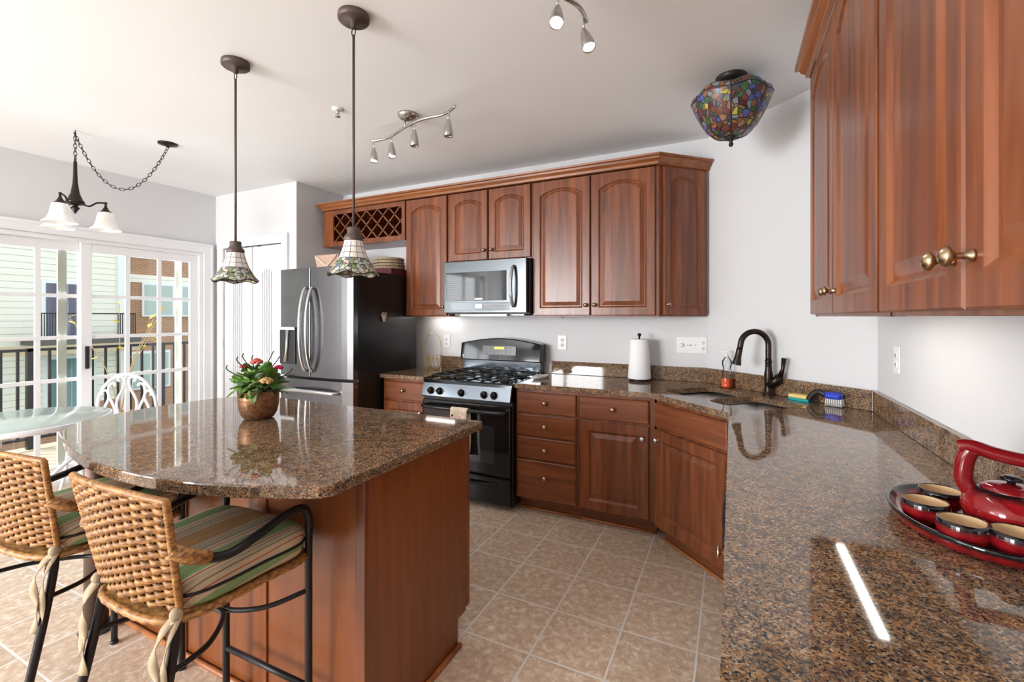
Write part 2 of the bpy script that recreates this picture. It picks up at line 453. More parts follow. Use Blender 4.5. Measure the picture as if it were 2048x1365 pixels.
# angled end cabinet, left wing
def angled(loc, rz, w, label):
    e = empty('wall_cabinet', (loc[0], loc[1], 1.372), rz); tag(e, label, 'cabinet')
    return e
e = empty('wall_cabinet', (-.448, YF, 1.372), R(45)); tag(e, 'narrow angled end cabinet of cherry wood closing the back wall run', 'cabinet')
MB().prism([(0,0), (.405,0), (.212+.0,.212)], 0, ZT-1.372).build('cabinet_body', WOOD, e, .0015)
d = door_leaf(.355, ZT-1.372-.02, .02, .05, .05).build('door', WOOD, e); d.location = (.028, -.001, .008)
knob_mb(.028, .075, -.02, .0145).build('knob', BRASS, d)

# right wall uppers (front faces -x)
XF = .32
upper('wall_cabinet', 'farther double-door wall cabinet on the right wall, beside the bare wall', (XF, 2.30, 0), R(-90), .995, 1.372, ZT, [(.008, .475, 'r'), (.492, .49, 'l')], .06, long=1.2)
upper('wall_cabinet', 'nearest double-door wall cabinet on the right wall, over the tea set', (XF, 1.300, 0), R(-90), .885, 1.372, ZT, [(.010, .415, 'r'), (.432, .44, 'l')], .06, long=1.25)

# wine rack cabinet
e = empty('wine_rack_cabinet', (-3.60, YF, 2.05)); tag(e, 'cherry wine rack cabinet with diagonal lattice above the fridge', 'wine rack')
H = ZT-2.05; Wd = 1.0
g = MB().box(0, Wd, 0, UD, 0, .02).box(0, Wd, 0, UD, H-.02, H).box(0, .02, 0, UD, 0, H).box(Wd-.02, Wd, 0, UD, 0, H).box(0, Wd, UD-.01, UD, 0, H)
g.build('cabinet_body', WOOD, e, .001)
g = MB().box(0, .13, -.02, 0, 0, H).box(Wd-.035, Wd, -.02, 0, 0, H).box(.13, Wd-.035, -.02, 0, 0, .045).box(.13, Wd-.035, -.02, 0, H-.05, H)
g.build('face_frame', WOOD, e, .0015)
g = MB(); x0, x1, z0, z1 = .13, Wd-.035, .045, H-.05; p = (z1-z0)/2
def clipseg(xa, za, dx, dz):
    pts = []
    # param line within rect
    t0, t1 = -9, 9
    for (q, dd_, lo, hi) in ((xa, dx, x0, x1), (za, dz, z0, z1)):
        a, b = (lo-q)/dd_, (hi-q)/dd_
        if a > b: a, b = b, a
        t0, t1 = max(t0, a), min(t1, b)
    return (t0, t1) if t1-t0 > .01 else None
sl = 1.0
k = -6
while k < 16:
    for dz in (1, -1):
        xa = x0+.02+k*p*1.02; za = z0
        r = clipseg(xa, za if dz > 0 else z1, 1, dz)
        if r:
            t0, t1 = r; zb = za if dz > 0 else z1
            a = Vector((xa+t0, 0, zb+dz*t0)); b = Vector((xa+t1, 0, zb+dz*t1))
            dirv = (b-a).normalized(); nv = Vector((-dirv.z, 0, dirv.x))*.006
            for (ya, yb, q) in ((-.012, -.002, 1.0), (-.002, .22, .55)):
                P = [a+nv*q, b+nv*q, b-nv*q, a-nv*q]
                i0 = [g.pt((v.x, ya, v.z)) for v in P]; i1 = [g.pt((v.x, yb, v.z)) for v in P]
                g.face(i0); g.face(i1[::-1])
                for j in range(4): g.face((i0[j], i1[j], i1[(j+1)%4], i0[(j+1)%4]))
    k += 1
g.build('lattice', WOODH, e)

def sweep(path, prof, closed=False):
    """path 2D points; prof (offset to the left of travel, z)"""
    g = MB(); rings = []; n = len(path)
    for i in range(n):
        p = Vector(path[i])
        d0 = (p-Vector(path[i-1])).normalized() if i else None
        d1 = (Vector(path[i+1])-p).normalized() if i < n-1 else None
        if d0 is None: nn = Vector((-d1.y, d1.x)); k = 1
        elif d1 is None: nn = Vector((-d0.y, d0.x)); k = 1
        else:
            n0 = Vector((-d0.y, d0.x)); n1 = Vector((-d1.y, d1.x)); nn = (n0+n1).normalized(); k = 1/max(.3, nn.dot(n0))
        rings.append([(p.x+nn.x*o*k, p.y+nn.y*o*k, z) for o, z in prof])
    g.loft(rings, True, False, True); return g
cp = [(0,2.395),(0,2.40),(.012,2.405),(.014,2.42),(.030,2.438),(.034,2.45),(.048,2.455),(.050,2.468),(0,2.468)]
cp = [(-o, z) for o, z in cp]
o = sweep([(-3.60, 3.49), (-3.60, 3.18), (-.452, 3.18), (-.452+.30, 3.48)], cp).build('crown_molding', CROWN)
tag(o, 'stepped cherry crown molding along the top of the back wall cabinets', 'crown molding')
o = sweep([(.635, 2.31), (.30, 2.31), (.30, .41)], [(-a, z) for a, z in [(-q, z) for q, z in cp]]).build('crown_molding', CROWNY)
tag(o, 'stepped cherry crown molding on the right wall cabinets', 'crown molding')

# base cabinets
def drawer_front(w, h, t=.02):
    g = MB(); e_ = .007
    r = lambda i, y: [(i, y, i), (w-i, y, i), (w-i, y, h-i), (i, y, h-i)]
    g.loft([r(0, 0), r(0, -t+.005), r(e_, -t)], True, False, True); return g
def base(name, label, loc, rz, w, items, depth=.59, h=.871, toe=.075, knobm=None, cat='cabinet', body=None):
    e = empty(name, (loc[0], loc[1], 0), rz); tag(e, label, cat)
    g = MB()
    if body:
        g.box(0, w, 0, .018, .10, h).prism(body, .10, .12)
        for k_ in range(1, len(body)):
            a_, b_ = Vector(body[k_]), Vector(body[(k_+1) % len(body)]); n_ = (b_-a_).normalized(); n_ = Vector((-n_.y, n_.x))*.012
            if abs(a_.x-b_.x) > .3: continue
            g.prism([tuple(a_), tuple(b_), tuple(b_+n_), tuple(a_+n_)], .12, .60)
    else: g.box(0, w, 0, depth, .10, h)
    g.build('cabinet_body', WOOD, e, .0015)
    if not body:
        MB().box(0, w, toe, depth-.02, 0, .10).build('toe_kick', TOE, e)
        MB().tube([(0, toe-.006, .008), (w, toe-.006, .008)], .009, 8).build('shoe_moulding', SHOE, e)
    for it in items:
        kind, x, z, iw, ih, kx, kz, km = it
        if kind == 'd': o = drawer_front(iw, ih).build('drawer', WOODH, e, .001)
        else: o = door_leaf(iw, ih, .02, .06, 0).build('door', WOOD, e)
        o.location = (x, 0, z)
        if km: knob_mb(kx, kz, -.02, .0155).build('knob', km, o)
    return e
YD = 2.89
base('base_cabinet', 'cherry base cabinet between fridge and range with one drawer over a door', (-2.58, YD, 0), 0, .442, [('d', .02, .705, .41, .145, .2, .075, BRASS), ('p', .02, .115, .41, .575, .37, .50, CHROMEK)])
base('base_cabinet', 'four-drawer cherry base cabinet right of the range', (-1.372, YD, 0), 0, .458, [
    ('d', .012, .705, .432, .145, .216, .075, BRASS), ('d', .012, .548, .432, .145, .216, .07, BRASS), ('d', .012, .388, .432, .148, .216, .07, BRASS), ('d', .012, .115, .432, .262, .216, .155, BRASS)])
base('base_cabinet', 'cherry base cabinet with one drawer over a door, beside the sink cabinet', (-.912, YD, 0), 0, .485, [
    ('d', .010, .705, .442, .145, .221, .075, BRASS), ('p', .010, .115, .442, .575, .405, .50, CHROMEK)])
# diagonal sink base
DL = Vector((-.445, 2.85)); DRt = Vector((-.014, 2.43)); dvec = (DRt-DL).normalized(); nvec = Vector((-dvec.y, dvec.x)); drz = atan2(dvec.y, dvec.x)
o0 = DL + nvec*.028 + dvec*.02
e = base('sink_cabinet', 'diagonal cherry sink cabinet with false drawer front over a door', (o0.x, o0.y, 0), drz, .57,
    [('d', .0, .705, .56, .145, 0,0,None), ('p', .0, .115, .56, .575, .035, .515, CHROMEK)], body=[(0,0),(.57,0),(.50,.30),(.07,.30)])
MB().prism([(-.0,.06),(.60,.06),(.56,.28),(.07,.28)], 0, .10).build('toe_kick', TOE, e)
MB().tube([(0,.052,.008),(.60,.052,.008)], .009, 8).build('shoe_moulding', SHOE, e)

# dishwasher & right-run cabinet (below the near counter)
e = empty('dishwasher', (.012, 2.385, 0), R(-90)); tag(e, 'black dishwasher with curved bar handle under the right counter', 'dishwasher')
MB().box(0, .60, 0, .56, .10, .862).build('dishwasher_body', BLACKM, e)
g = MB(); pr = [(0,.855),(-.022,.85),(-.030,.76),(-.042,.70),(-.046,.64),(-.040,.58),(-.026,.54),(-.020,.52),(-.030,.49),(-.040,.42),(-.036,.34),(-.024,.24),(-.016,.14),(0,.12)]
g.loft([[(x, y, z) for y, z in pr] for x in (.005, .595)], True, False, True); dd_ = g.build('door', BLACK, e, .003)
MB().tube([(.05,-.036,.522),(.55,-.036,.522)], .010, 10).build('handle', BLACK, dd_)
base('base_cabinet', 'long cherry base cabinet under the right counter, nearest the viewer', (.012, 1.78, 0), R(-90), 2.3, [('p', .01+k*.46, .115, .44, .735, .03, .65, BRASS if k == 1 else None) for k in range(5)], depth=.59)

o = MB().box(.012, .05, 2.385, 2.445, .10, .871).build('filler_panel', WOOD); o.parent = None
tag(o, 'narrow cherry filler strip between the sink cabinet and the dishwasher', 'filler panel')
# countertop (right L) with sink cut-out
def uvp(a, n): p = DL + dvec*a + nvec*n; return (p.x, p.y)
def rrect(a0, a1, n0, n1, r=.05, k=5):
    pts = []
    for (ca, cn, st) in ((a1-r, n1-r, 0), (a0+r, n1-r, 90), (a0+r, n0+r, 180), (a1-r, n0+r, 270)):
        for i in range(k+1):
            t = R(st+90*i/k); pts.append(uvp(ca+r*cos(t), cn+r*sin(t)))
    return pts
SA0, SA1, SN0, SN1 = -.075, .625, .135, .545; SM = .285
holes = [rrect(SA0, SM-.012, SN0, SN1, .07), rrect(SM+.012, SA1, SN0+.0, SN1-.03, .07)]
ct = MB().prism([(-1.368,3.49), (-1.368,2.85), (-.445,2.85), (-.014,2.43), (-.014,-.55), (.635,-.55), (.635,2.768), (-.157,3.495)], .873, CZ, holes)
tag(ct.build('countertop', GRAN, None, .004), 'polished brown granite counter wrapping from the range past the sink to the viewer', 'countertop')
ct = MB().prism([(-2.59,3.49), (-2.59,2.85), (-2.146,2.85), (-2.146,3.49)], .873, CZ)
tag(ct.build('countertop', GRAN, None, .004), 'short brown granite countertop between fridge and range', 'countertop')
# backsplashes
bs = MB().box(-1.33, -.165, 3.475, 3.498, CZ+.001, 1.008)
tag(bs.build('backsplash', GRAN, None, .002), 'brown granite backsplash strip along the back wall right of the range', 'backsplash')
bs = MB().prism([(-.157,3.496), (-.166,3.476), (.618,2.757), (.637,2.766)], CZ+.001, 1.008)
tag(bs.build('backsplash', GRAN, None, .002), 'brown granite backsplash strip on the diagonal wall behind the faucet', 'backsplash')
bs = MB().box(.617, .638, -.55, 2.756, CZ+.001, 1.008)
tag(bs.build('backsplash', GRAN, None, .002), 'brown granite backsplash strip along the right wall behind the teapot', 'backsplash')
bs = MB().box(-2.42, -2.14, 3.475, 3.498, CZ+.001, 1.008)
tag(bs.build('backsplash', GRAN, None, .002), 'short granite backsplash strip behind the wire basket', 'backsplash')

# sink
e = empty('sink', (*uvp(SM, .34), .66)); tag(e, 'stainless steel double-bowl undermount sink', 'sink')
cx_, cy_ = uvp(SM, .34)
for (a0, a1, n0, n1) in ((SA0-.006, SM-.008, SN0-.006, SN1+.006), (SM+.008, SA1+.006, SN0-.006, SN1-.024)):
    g = MB(); rings = []
    for z, i in ((.205,0),(.08,.006),(.03,.02),(.012,.06),(.010,.11)):
        rings.append([(x-cx_, y-cy_, z) for x, y in rrect(a0+i, a1-i, n0+i, n1-i, .07)])
    g.loft(rings, True, True); g.face(list(range(len(g.v)-24, len(g.v))))
    b = g.build('bowl', SINKM, e, solid=.002)
    MB().lathe([(0,.004),(.03,.004),(.04,.001),(.042,0)], (uvp((a0+a1)/2,(n0+n1)/2)[0]-cx_, uvp((a0+a1)/2,(n0+n1)/2)[1]-cy_, .014)).build('drain', STEELD, b)

# faucet
fx, fy = uvp(.27, .60)
fx, fy = .195, 3.085
e = empty('faucet', (fx, fy, CZ)); tag(e, 'dark bronze gooseneck kitchen faucet with side lever', 'faucet')
MB().lathe([(.0,0),(.032,0),(.032,.006),(.024,.012),(.021,.03),(.022,.09),(.024,.12),(.019,.15),(.017,.19),(.019,.195),(.019,.205),(.015,.21),(0,.21)]).build('faucet_body', BRONZE, e)
hd = Vector((-.95, -.31, 0)).normalized()
up = [(0,0,.2),(0,0,.27)]
arc = [(hd.x*(.078-.078*cos(t)), hd.y*(.078-.078*cos(t)), .295+.082*sin(t)) for t in [pi*k/14 for k in range(0, 14)]]
pts = [Vector(p) for p in up+arc]
pts += [Vector((hd.x*.160, hd.y*.160, .275))]
MB().tube(spline(pts, 3), .0165, 14).build('gooseneck', BRONZE, e)
sp = Vector((hd.x*.161, hd.y*.161, .277)); sd_ = Vector((hd.x*.2, hd.y*.2, -1)).normalized()
MB().lathe([(0,0),(.016,0),(.018,.012),(.017,.02),(.019,.055),(.026,.095),(.026,.102),(0,.102)], sp, 24, sd_).build('spray_head', BRONZE, e)
g = MB().tube([(.0,0,.06),(.035,-.02,.085),(.055,-.03,.12)], [.026,.025,.02], 16)
g.tube([(.055,-.03,.11),(.07,-.036,.16),(.076,-.04,.225)], [.017,.010,.014], 14)
g.build('lever_handle', BRONZE, e)

# ------------------------------------------------------------------ fridge
fe = empty('refrigerator', (-3.01, 3.0, 0)); tag(fe, 'black stainless french-door refrigerator with bottom freezer', 'refrigerator')
FX0, FX1 = -.415, .41   # local
MB().box(FX0+.005, FX1, -.37, .35, .03, 1.735).build('cabinet_body', FRSIDE, fe, .006)
def fdoor(x0, x1, z0, z1, name):
    # slightly bowed door slab
    g = MB(); n = 8; P = []
    for k in range(n+1):
        t = k/n; x = x0+(x1-x0)*t
        xx = (x-FX0)/(FX1-FX0); P.append((x, -.42-.028*sin(pi*xx)**.6))
    P = P+[(x1, -.372), (x0, -.372)]
    return g.prism(P, z0, z1).build(name, STEEL, fe, .004)
mid = FX0+.385
dl = fdoor(FX0, mid-.003, .885, 1.765, 'door'); dr = fdoor(mid+.003, FX1, .885, 1.765, 'door'); fz = fdoor(FX0, FX1, .06, .865, 'freezer_drawer')
for d_, x in ((dl, mid-.035), (dr, mid+.04)):
    MB().tube(spline([(x,-.44,1.60),(x,-.475,1.585),(x,-.51,1.45),(x,-.522,1.27),(x,-.51,1.08),(x,-.475,.955),(x,-.44,.94)],5), .014, 12).build('handle', CHROME, d_)
MB().tube(spline([(FX0+.05,-.43,.77),(FX0+.07,-.475,.775),(-.15,-.50,.782),(0,-.505,.784),(.12,-.50,.782),(FX1-.16,-.475,.775),(FX1-.14,-.43,.77)],5), .015, 12).build('handle', CHROME, fz)
d = MB().box(FX0+.03, FX0+.215, -.452, -.43, .98, 1.275).build('dispenser_recess', BLACKM, dl, .003)
MB().box(FX0+.028, FX0+.217, -.462, -.45, 1.262, 1.285).build('dispenser_trim', PLASTW, dl, .002)
MB().tube([(FX0+.14,-.462,1.26),(FX0+.125,-.458,1.1),(FX0+.11,-.456,1.0)], [.014,.012,.018], 10).build('dispenser_lever', BRUSH, dl)
# things on the fridge
e = empty('magnetic_clip', (-2.6+.0, 2.90, 1.36)); tag(e, 'small beige clip holder stuck on the black side of the fridge', 'clip')
MB().lathe([(0,0),(.012,0),(.02,.045),(.02,.05),(.017,.05),(.010,.005),(0,.004)], (.014,0,-.03), 14).build('cup', mat('clip_beige', (.6,.48,.38), .6), e)
MB().tube([(.014+.010*cos(t), .016+.010*sin(t)*1.0, .032+.012*sin(t)) for t in [2*pi*k/12 for k in range(12)]], .0035, 6, True).tube([(.014+.010*cos(t), -.016+.010*sin(t), .032+.012*sin(t)) for t in [2*pi*k/12 for k in range(12)]], .0035, 6, True).build('scissor_grips', mat('grip_grey', (.55,.5,.46), .5), e)
MAROON = mat('maroon_box', (.13,.02,.03), .5)
o = MB().box(-.13,.17,-.17,.12,0,.052).build('storage_box', MAROON, None, .003); o.location = (-2.80, 3.21, 1.7365)
tag(o, 'low maroon box on top of the fridge, under the woven placemats', 'box')
def wicker(name, c0, c1, s=60):
    m = mat(name, rough=.7); N, L, P = nodes(m)
    n = noise(m, coords(m, (1,1,3)), s, 3, .6); L.new(ramp(m, n.outputs[0], [(.35, c0), (.65, c1)]), P.inputs['Base Color']); bump(m, n.outputs[0], .8, .004); return m
STRAW = wicker('woven_straw', (.22,.15,.085), (.55,.43,.29))
z = 1.789
for k in range(4):
    g = MB(); rr = .128-.004*(k % 2)
    g.tube([(rr*cos(t), rr*sin(t), .013) for t in [2*pi*i/40 for i in range(40)]], .0125, 10, True)
    g.lathe([(0,.008),(rr,.008),(rr,.02),(0,.02)], n=40)
    o = g.build('woven_placemat', STRAW); o.location = (-2.775+.006*(k%2), 3.18-.004*k, z); z += .0262
    tag(o, 'round woven straw placemat, '+['lowest', 'second from bottom', 'second from top', 'topmost'][k]+' of the stack on the fridge', 'placemat', 'placemats stacked on the fridge')
e = empty('wicker_basket', (-3.27, 3.02, 1.7365)); tag(e, 'pale wicker basket with a crossed front on top of the fridge', 'basket')
PINKW = wicker('pale_pink_wicker', (.42,.25,.18), (.66,.45,.35), 90)
g = MB(); r = lambda a, b, z: [(-a,-b,z),(a,-b,z),(a,b,z),(-a,b,z)]
g.loft([r(.0,.0,.004), r(.115,.08,.004), r(.115,.08,0), r(.15,.10,.19), r(.14,.09,.19), r(.11,.075,.01)], True, False)
g.build('basket_body', PINKW, e)
g = MB()
for sx in (1,-1):
    a = Vector((-.11*sx, -.086, .01)); b = Vector((.13*sx, -.103, .18))
    g.tube([a, b], .011, 6)
g.build('cross_straps', mat('pale_strap', (.62,.5,.36), .7), e)

# ------------------------------------------------------------------ microwave
me_ = empty('microwave', (-2.127, 3.47, 1.392)); tag(me_, 'stainless over-the-range microwave with curved bar handle', 'microwave')
MW = .752
MB().box(.012, MW-.0, -.335, .0, .0, .425).build('microwave_body', BLACKM, me_, .003)
MWG = mat('microwave_window', (.02,.023,.026), .04, 0, spec=.6)
MSTEEL = mat('microwave_steel', (.095,.105,.11), .2, 1)
d = MB().box(0, MW-.01, -.375, -.338, .008, .425).build('door', MSTEEL, me_, .005)
MB().box(.02, .575, -.3775, -.374, .105, .335).build('door_window', MWG, d, .001)
PANEL = mat('control_panel_glass', (.10,.105,.11), .12, .6)
p = MB().box(.07, .63, -.3775, -.374, .028, .092).build('control_panel', PANEL, d, .001)
g = MB().box(.3, .36, -.379, -.377, .045, .078); 
g.build('display', mat('lcd_display', (.75,.8,.8), .4, emis=(.8,.9,.9), estr=.5), p)
g = MB()
for r_ in range(2):
    for k in range(11): g.box(.385+k*.019, .393+k*.019, -.379, -.377, .048+r_*.022, .052+r_*.022)
g.build('buttons', mat('button_marks', (.6,.62,.62), .5), p)
MB().box(.295, .365, -.3795, -.377, .112, .126).build('badge', PLASTW, d)
MB().tube(spline([(.642,-.372,.36),(.64,-.40,.352),(.638,-.425,.28),(.637,-.43,.21),(.638,-.425,.14),(.64,-.40,.068),(.642,-.372,.06)],5), .012, 12).build('handle', CHROME, d)
g = MB().box(.06, .69, -.30, -.05, -.012, 0); g.build('vent_grille', STEELD, me_)
MB().box(.14, .56, -.345, -.30, -.016, -.002).build('light_strip', BRUSH, me_)

# under-cabinet lights
def ucl(x, y, rz, l, label):
    e = empty('under_cabinet_light', (x, y, 1.373), rz); tag(e, label, 'under-cabinet light', 'under-cabinet lights')
    MB().box(-l/2-.02, l/2+.02, -.03, .03, .008, .0185).build('housing', PLASTW, e)
    MB().box(-l/2, l/2, -.012, .012, .004, .008).build('tube', UCL, e)
ucl(.40, 1.965, R(90), .60, 'slim lit under-cabinet lamp below the right wall cabinets')
ucl(-2.375, 3.40, 0, .30, 'slim lit under-cabinet lamp below the single-door cabinet left of the microwave')

# ------------------------------------------------------------------ range
re = empty('gas_range', (-2.135, 2.82, 0)); tag(re, 'black gas range with five knobs and arched backguard', 'stove')
RW = .755
MB().box(0, RW, .03, .655, .03, .885).build('range_body', BLACKM, re, .003)
od = MB().box(.004, RW-.004, -.005, .03, .245, .745).build('oven_door', BLACK, re, .01)
g = MB(); wz = [(.13,.33),(.625,.33),(.625,.585)]+[(.625-.495*k/10, .585+.028*sin(pi*k/10)) for k in range(1,10)]+[(.13,.585)]
i0 = [g.pt((x,-.0065,z)) for x, z in wz]; g.face(i0); i1 = [g.pt((x,-.001,z)) for x, z in wz]; g.face(i1[::-1])
for j in range(len(wz)): g.face((i0[j], i1[j], i1[(j+1)%len(wz)], i0[(j+1)%len(wz)]))
g.build('oven_window', GLASSB, od)
MB().tube(spline([(.03,0,.70),(.035,-.04,.70),(.1,-.055,.70),(.37,-.06,.70),(.65,-.055,.70),(.72,-.04,.70),(.725,0,.70)],5), .015, 12).build('handle', BLACK, od)
dw = MB().box(.004, RW-.004, -.005, .03, .045, .235).build('storage_drawer', BLACK, re, .01)
MB().tube(spline([(.1,-.006,.19),(.2,-.02,.185),(.375,-.024,.182),(.55,-.02,.185),(.65,-.006,.19)],5), .009, 8).build('handle', BLACK, dw)
# sloped control panel
g = MB(); pr = [(-.01,.765),(-.012,.775),(.012,.868),(.03,.888),(.09,.89),(.09,.765)]
g.loft([[(x, y, z) for y, z in pr] for x in (0, RW)], True, False, True)
CP = mat('control_panel_steel', (.11,.125,.14), .14, 1)
cp_ = g.build('control_panel', CP, re, .003)
for x in (.085, .165, .355, .545, .625):
    g = MB(); c = Vector((x, -.002, .812)); ax = Vector((0,-.97,.25)).normalized()
    g.lathe([(0,0),(.027,0),(.027,.006),(.022,.012),(.020,.026),(.018,.03),(0,.03)], c, 24, ax)
    g.cyl(c+ax*.03+Vector((0,0,-.014)), c+ax*.034+Vector((0,0,.014)), .005, .005, 8)
    g.build('knob', BLACK, cp_)
    g2 = MB().lathe([(.021,.004),(.03,.004),(.031,.001),(.031,0)], c, 24, ax); g2.build('knob_ring', CHROMEK, cp_)
# cooktop
MB().box(.0, RW, .06, .60, .884, .892).build('cooktop', BLACK, re, .003)
for i, (gx0, gx1) in enumerate(((.03,.265),(.27,.485),(.49,.725))):
    g = MB(); zt = .922
    y0, y1 = .08, .57
    for (a, b) in (((gx0,y0),(gx1,y0)),((gx1,y0),(gx1,y1)),((gx1,y1),(gx0,y1)),((gx0,y1),(gx0,y0))):
        g.tube([(*a, zt-.004), (*b, zt-.004)], .006, 6)
    for yy in (.195, .325, .455):
        g.tube([(gx0,yy,zt-.004),(gx0+.04,yy,zt),((gx0+gx1)/2-.025,yy,zt)], .0055, 6); g.tube([(gx1,yy,zt-.004),(gx1-.04,yy,zt),((gx0+gx1)/2+.025,yy,zt)], .0055, 6)
    xm = (gx0+gx1)/2
    g.tube([(xm,y0,zt-.004),(xm,y0+.03,zt),(xm,y0+.09,zt)], .0055, 6); g.tube([(xm,y1,zt-.004),(xm,y1-.03,zt),(xm,y1-.09,zt)], .0055, 6)
    g.tube([(xm,.23,zt),(xm,.42,zt)], .0055, 6)
    for xx in (gx0, gx1):
        for yy in (y0, y1, .325): g.tube([(xx,yy,.892),(xx,yy,zt-.004)], .006, 6)
    g.build('burner_grate', BLACKM, re)
for x, y in ((.148,.2),(.148,.45),(.378,.325),(.608,.2),(.608,.45)):
    MB().lathe([(.05,0),(.046,.006),(.036,.008),(.036,.016),(.03,.019),(0,.019)], (x,y,.892), 24).build('burner', STEELD, re)
# backguard
g = MB(); n = 16
P = [(0, .892), (0, 1.15)]+[(RW*k/n, 1.15+.04*sin(pi*k/n)) for k in range(1, n)]+[(RW, 1.15), (RW, .892)]
P[0] = (.0,.892)
low = [(x, z) for x, z in P]
def bgprism(poly, y0f, y1):
    i0 = [g.pt((x, y0f(z), z)) for x, z in poly]; i1 = [g.pt((x, y1, z)) for x, z in poly]
    g.face(i0); g.face(i1[::-1])
    for j in range(len(poly)): g.face((i0[j], i1[j], i1[(j+1)%len(poly)], i0[(j+1)%len(poly)]))
top = [(0,1.0)]+[(RW*k/n, 1.145+.045*sin(pi*k/n)) for k in range(n+1)]+[(RW,1.0)]
bgprism(top, lambda z: .535+(z-1.0)*.15, .655)
bgo = g.build('backguard', BLACK, re, .008)
MB().box(.012, RW-.012, .575, .65, .892, 1.0).build('backguard_base', CP, re, .004)
g = MB(); 
i = [g.pt(p) for p in ((.22,.552-.0,1.05),(.535,.552,1.05),(.535,.5595,1.125),(.22,.5595,1.125))]
g.v = [(x, y-.012, z) for x, y, z in g.v]; g.face(i)
kp = g.build('keypad', mat('keypad_grey', (.05,.05,.055), .25), re, solid=.002)
g = MB()
for r_ in range(3):
    for k in range(8):
        if r_ == 2 and 2 <= k <= 4: continue
        x = .24+k*.037; z = 1.064+r_*.02; y = .5515+(z-1.05)*.1-.0135
        g.box(x, x+.012, y-.002, y, z, z+.004)
g.build('key_marks', mat('key_marks', (.5,.5,.5), .5), kp)
g = MB().box(.335, .425, .5415, .5425, 1.098, 1.116)
g.build('clock_display', mat('green_clock', (.05,.06,0), .3, emis=(.55,.75,.02), estr=1.2), kp)
MB().ball((.03,.538,1.035), .008, 12, (1,.2,1)).build('maker_mark', PLASTW, bgo)

# towel on oven handle
def towel_mat():
    m = mat('patterned_dish_towel', rough=.9); N, L, P = nodes(m)
    v = coords(m, (1,1,1)); vo = new(m, 'ShaderNodeTexVoronoi'); vo.inputs['Scale'].default_value = 26
    nz = noise(m, v, 14, 2); mx = new(m, 'ShaderNodeMixRGB'); mx.blend_type = 'ADD'; mx.inputs[0].default_value = .12; L.new(v, mx.inputs[1]); L.new(nz.outputs['Color'], mx.inputs[2])
    L.new(mx.outputs[0], vo.inputs['Vector'])
    sep = new(m, 'ShaderNodeSeparateColor'); L.new(vo.outputs['Color'], sep.inputs[0])
    c = ramp(m, sep.outputs[0], [(0,(.02,.02,.05)),(.18,(.75,.12,.07)),(.36,(.78,.66,.52)),(.5,(.75,.35,.33)),(.66,(.45,.5,.5)),(.78,(.78,.66,.52))], 'CONSTANT')
    msk = ramp(m, vo.outputs['Distance'], [(.30,(1,1,1)),(.36,(0,0,0))])
    L.new(mix(m, msk, (.78,.66,.52), c), P.inputs['Base Color']); return m
g = MB()
def tw(u, v):
    # v along the length, draped over the bar at (y -.06, z .70)
    L1 = .40; s = v*(L1+.30)
    if s < .30: y, z = -.040+.002, .70-(.30-s)+.0
    elif s < .30+.05:
        t = (s-.30)/.05*pi; y, z = -.06+.0185*cos(t), .70+.0185*sin(t)
    else: y, z = -.0795-.004*sin(u*9), .70-(s-.35)
    if s < .30: y = -.0405+.002*sin(u*8)
    return (u*.14+.006*sin(v*7), y, z)
g.grid(tw, 14, 60)
o = g.build('dish_towel', towel_mat(), None, solid=.003); o.location = (-1.825, 2.82, 0)
tag(o, 'cream dish towel with red and black print hanging on the oven handle', 'towel')

# ------------------------------------------------------------------ island
e = empty('kitchen_island', (-1.8, 1.35, 0)); tag(e, 'cherry kitchen island base with flat side panels', 'island')
ox, oy = -1.8, 1.35
g = MB()
g.prism([(-2.58-ox,1.085-oy), (-1.035-ox,1.085-oy), (-1.035-ox,1.655-oy), (-2.30-ox,1.655-oy)], .10, .866)
g.prism([(-2.58-ox,1.09-oy), (-1.037-ox,1.09-oy), (-1.037-ox,1.58-oy), (-2.34-ox,1.58-oy)], 0, .10)
g.build('cabinet_body', WOODI, e, .001)
MB().box(-1.037-ox, -1.022-ox, 1.075-oy, 1.652-oy, .115, .866).box(-1.037-ox, -1.022-ox, 1.075-oy, 1.59-oy, 0, .115).build('end_panel', WOODI, e, .001)
MB().box(-1.06-ox, -1.020-ox, 1.058-oy, 1.0845-oy, 0, .866).build('corner_trim', WOOD, e, .003)
MB().box(-1.065-ox, -1.02-ox, 1.655-oy, 1.68-oy, .13, .86).build('door', WOOD, e, .003)
for x0, x1 in ((-1.50,-1.07), (-1.99,-1.52), (-2.57,-2.01)):
    g = MB()
    if x0 == -1.50: pass
    g.box(x0-ox, x1-ox, 1.078-oy, 1.086-oy, .0, .866); g.build('back_panel', WOODI, e, .002)
for x in (-1.51, -2.0):
    MB().box(x-.012-ox, x+.012-ox, 1.070-oy, 1.086-oy, 0, .866).build('batten', WOODI, e, .003)
g = MB().tube([(-1.014-ox,1.06-oy,.009),(-1.014-ox,1.595-oy,.009)], .010, 8); g.build('shoe_moulding', SHOE, e)
g = MB().tube([(-2.58-ox,1.064-oy,.009),(-1.06-ox,1.064-oy,.009)], .010, 8); g.build('shoe_moulding', SHOE, e)
curve = [(-1.02,.885),(-1.115,.838),(-1.26,.779),(-1.43,.735),(-1.64,.714),(-1.88,.722),(-2.12,.76),(-2.36,.826),(-2.53,.90),(-2.63,1.02),(-2.675,1.20),(-2.68,1.40),(-2.655,1.56),(-2.60,1.68),(-2.50,1.745)]
cs = [(p.x, p.y) for p in spline([(x, y, 0) for x, y in curve], 5)]
poly = [(-1.0,.915)] + cs + [(-2.40,1.757), (-1.0,1.757)]
poly = [poly[0]]+poly[1:]
o = MB().prism(poly[::-1], .868, CZ).build('island_countertop', GRAN, None, .005)
tag(o, 'polished brown granite island top with a bowed seating edge', 'countertop')
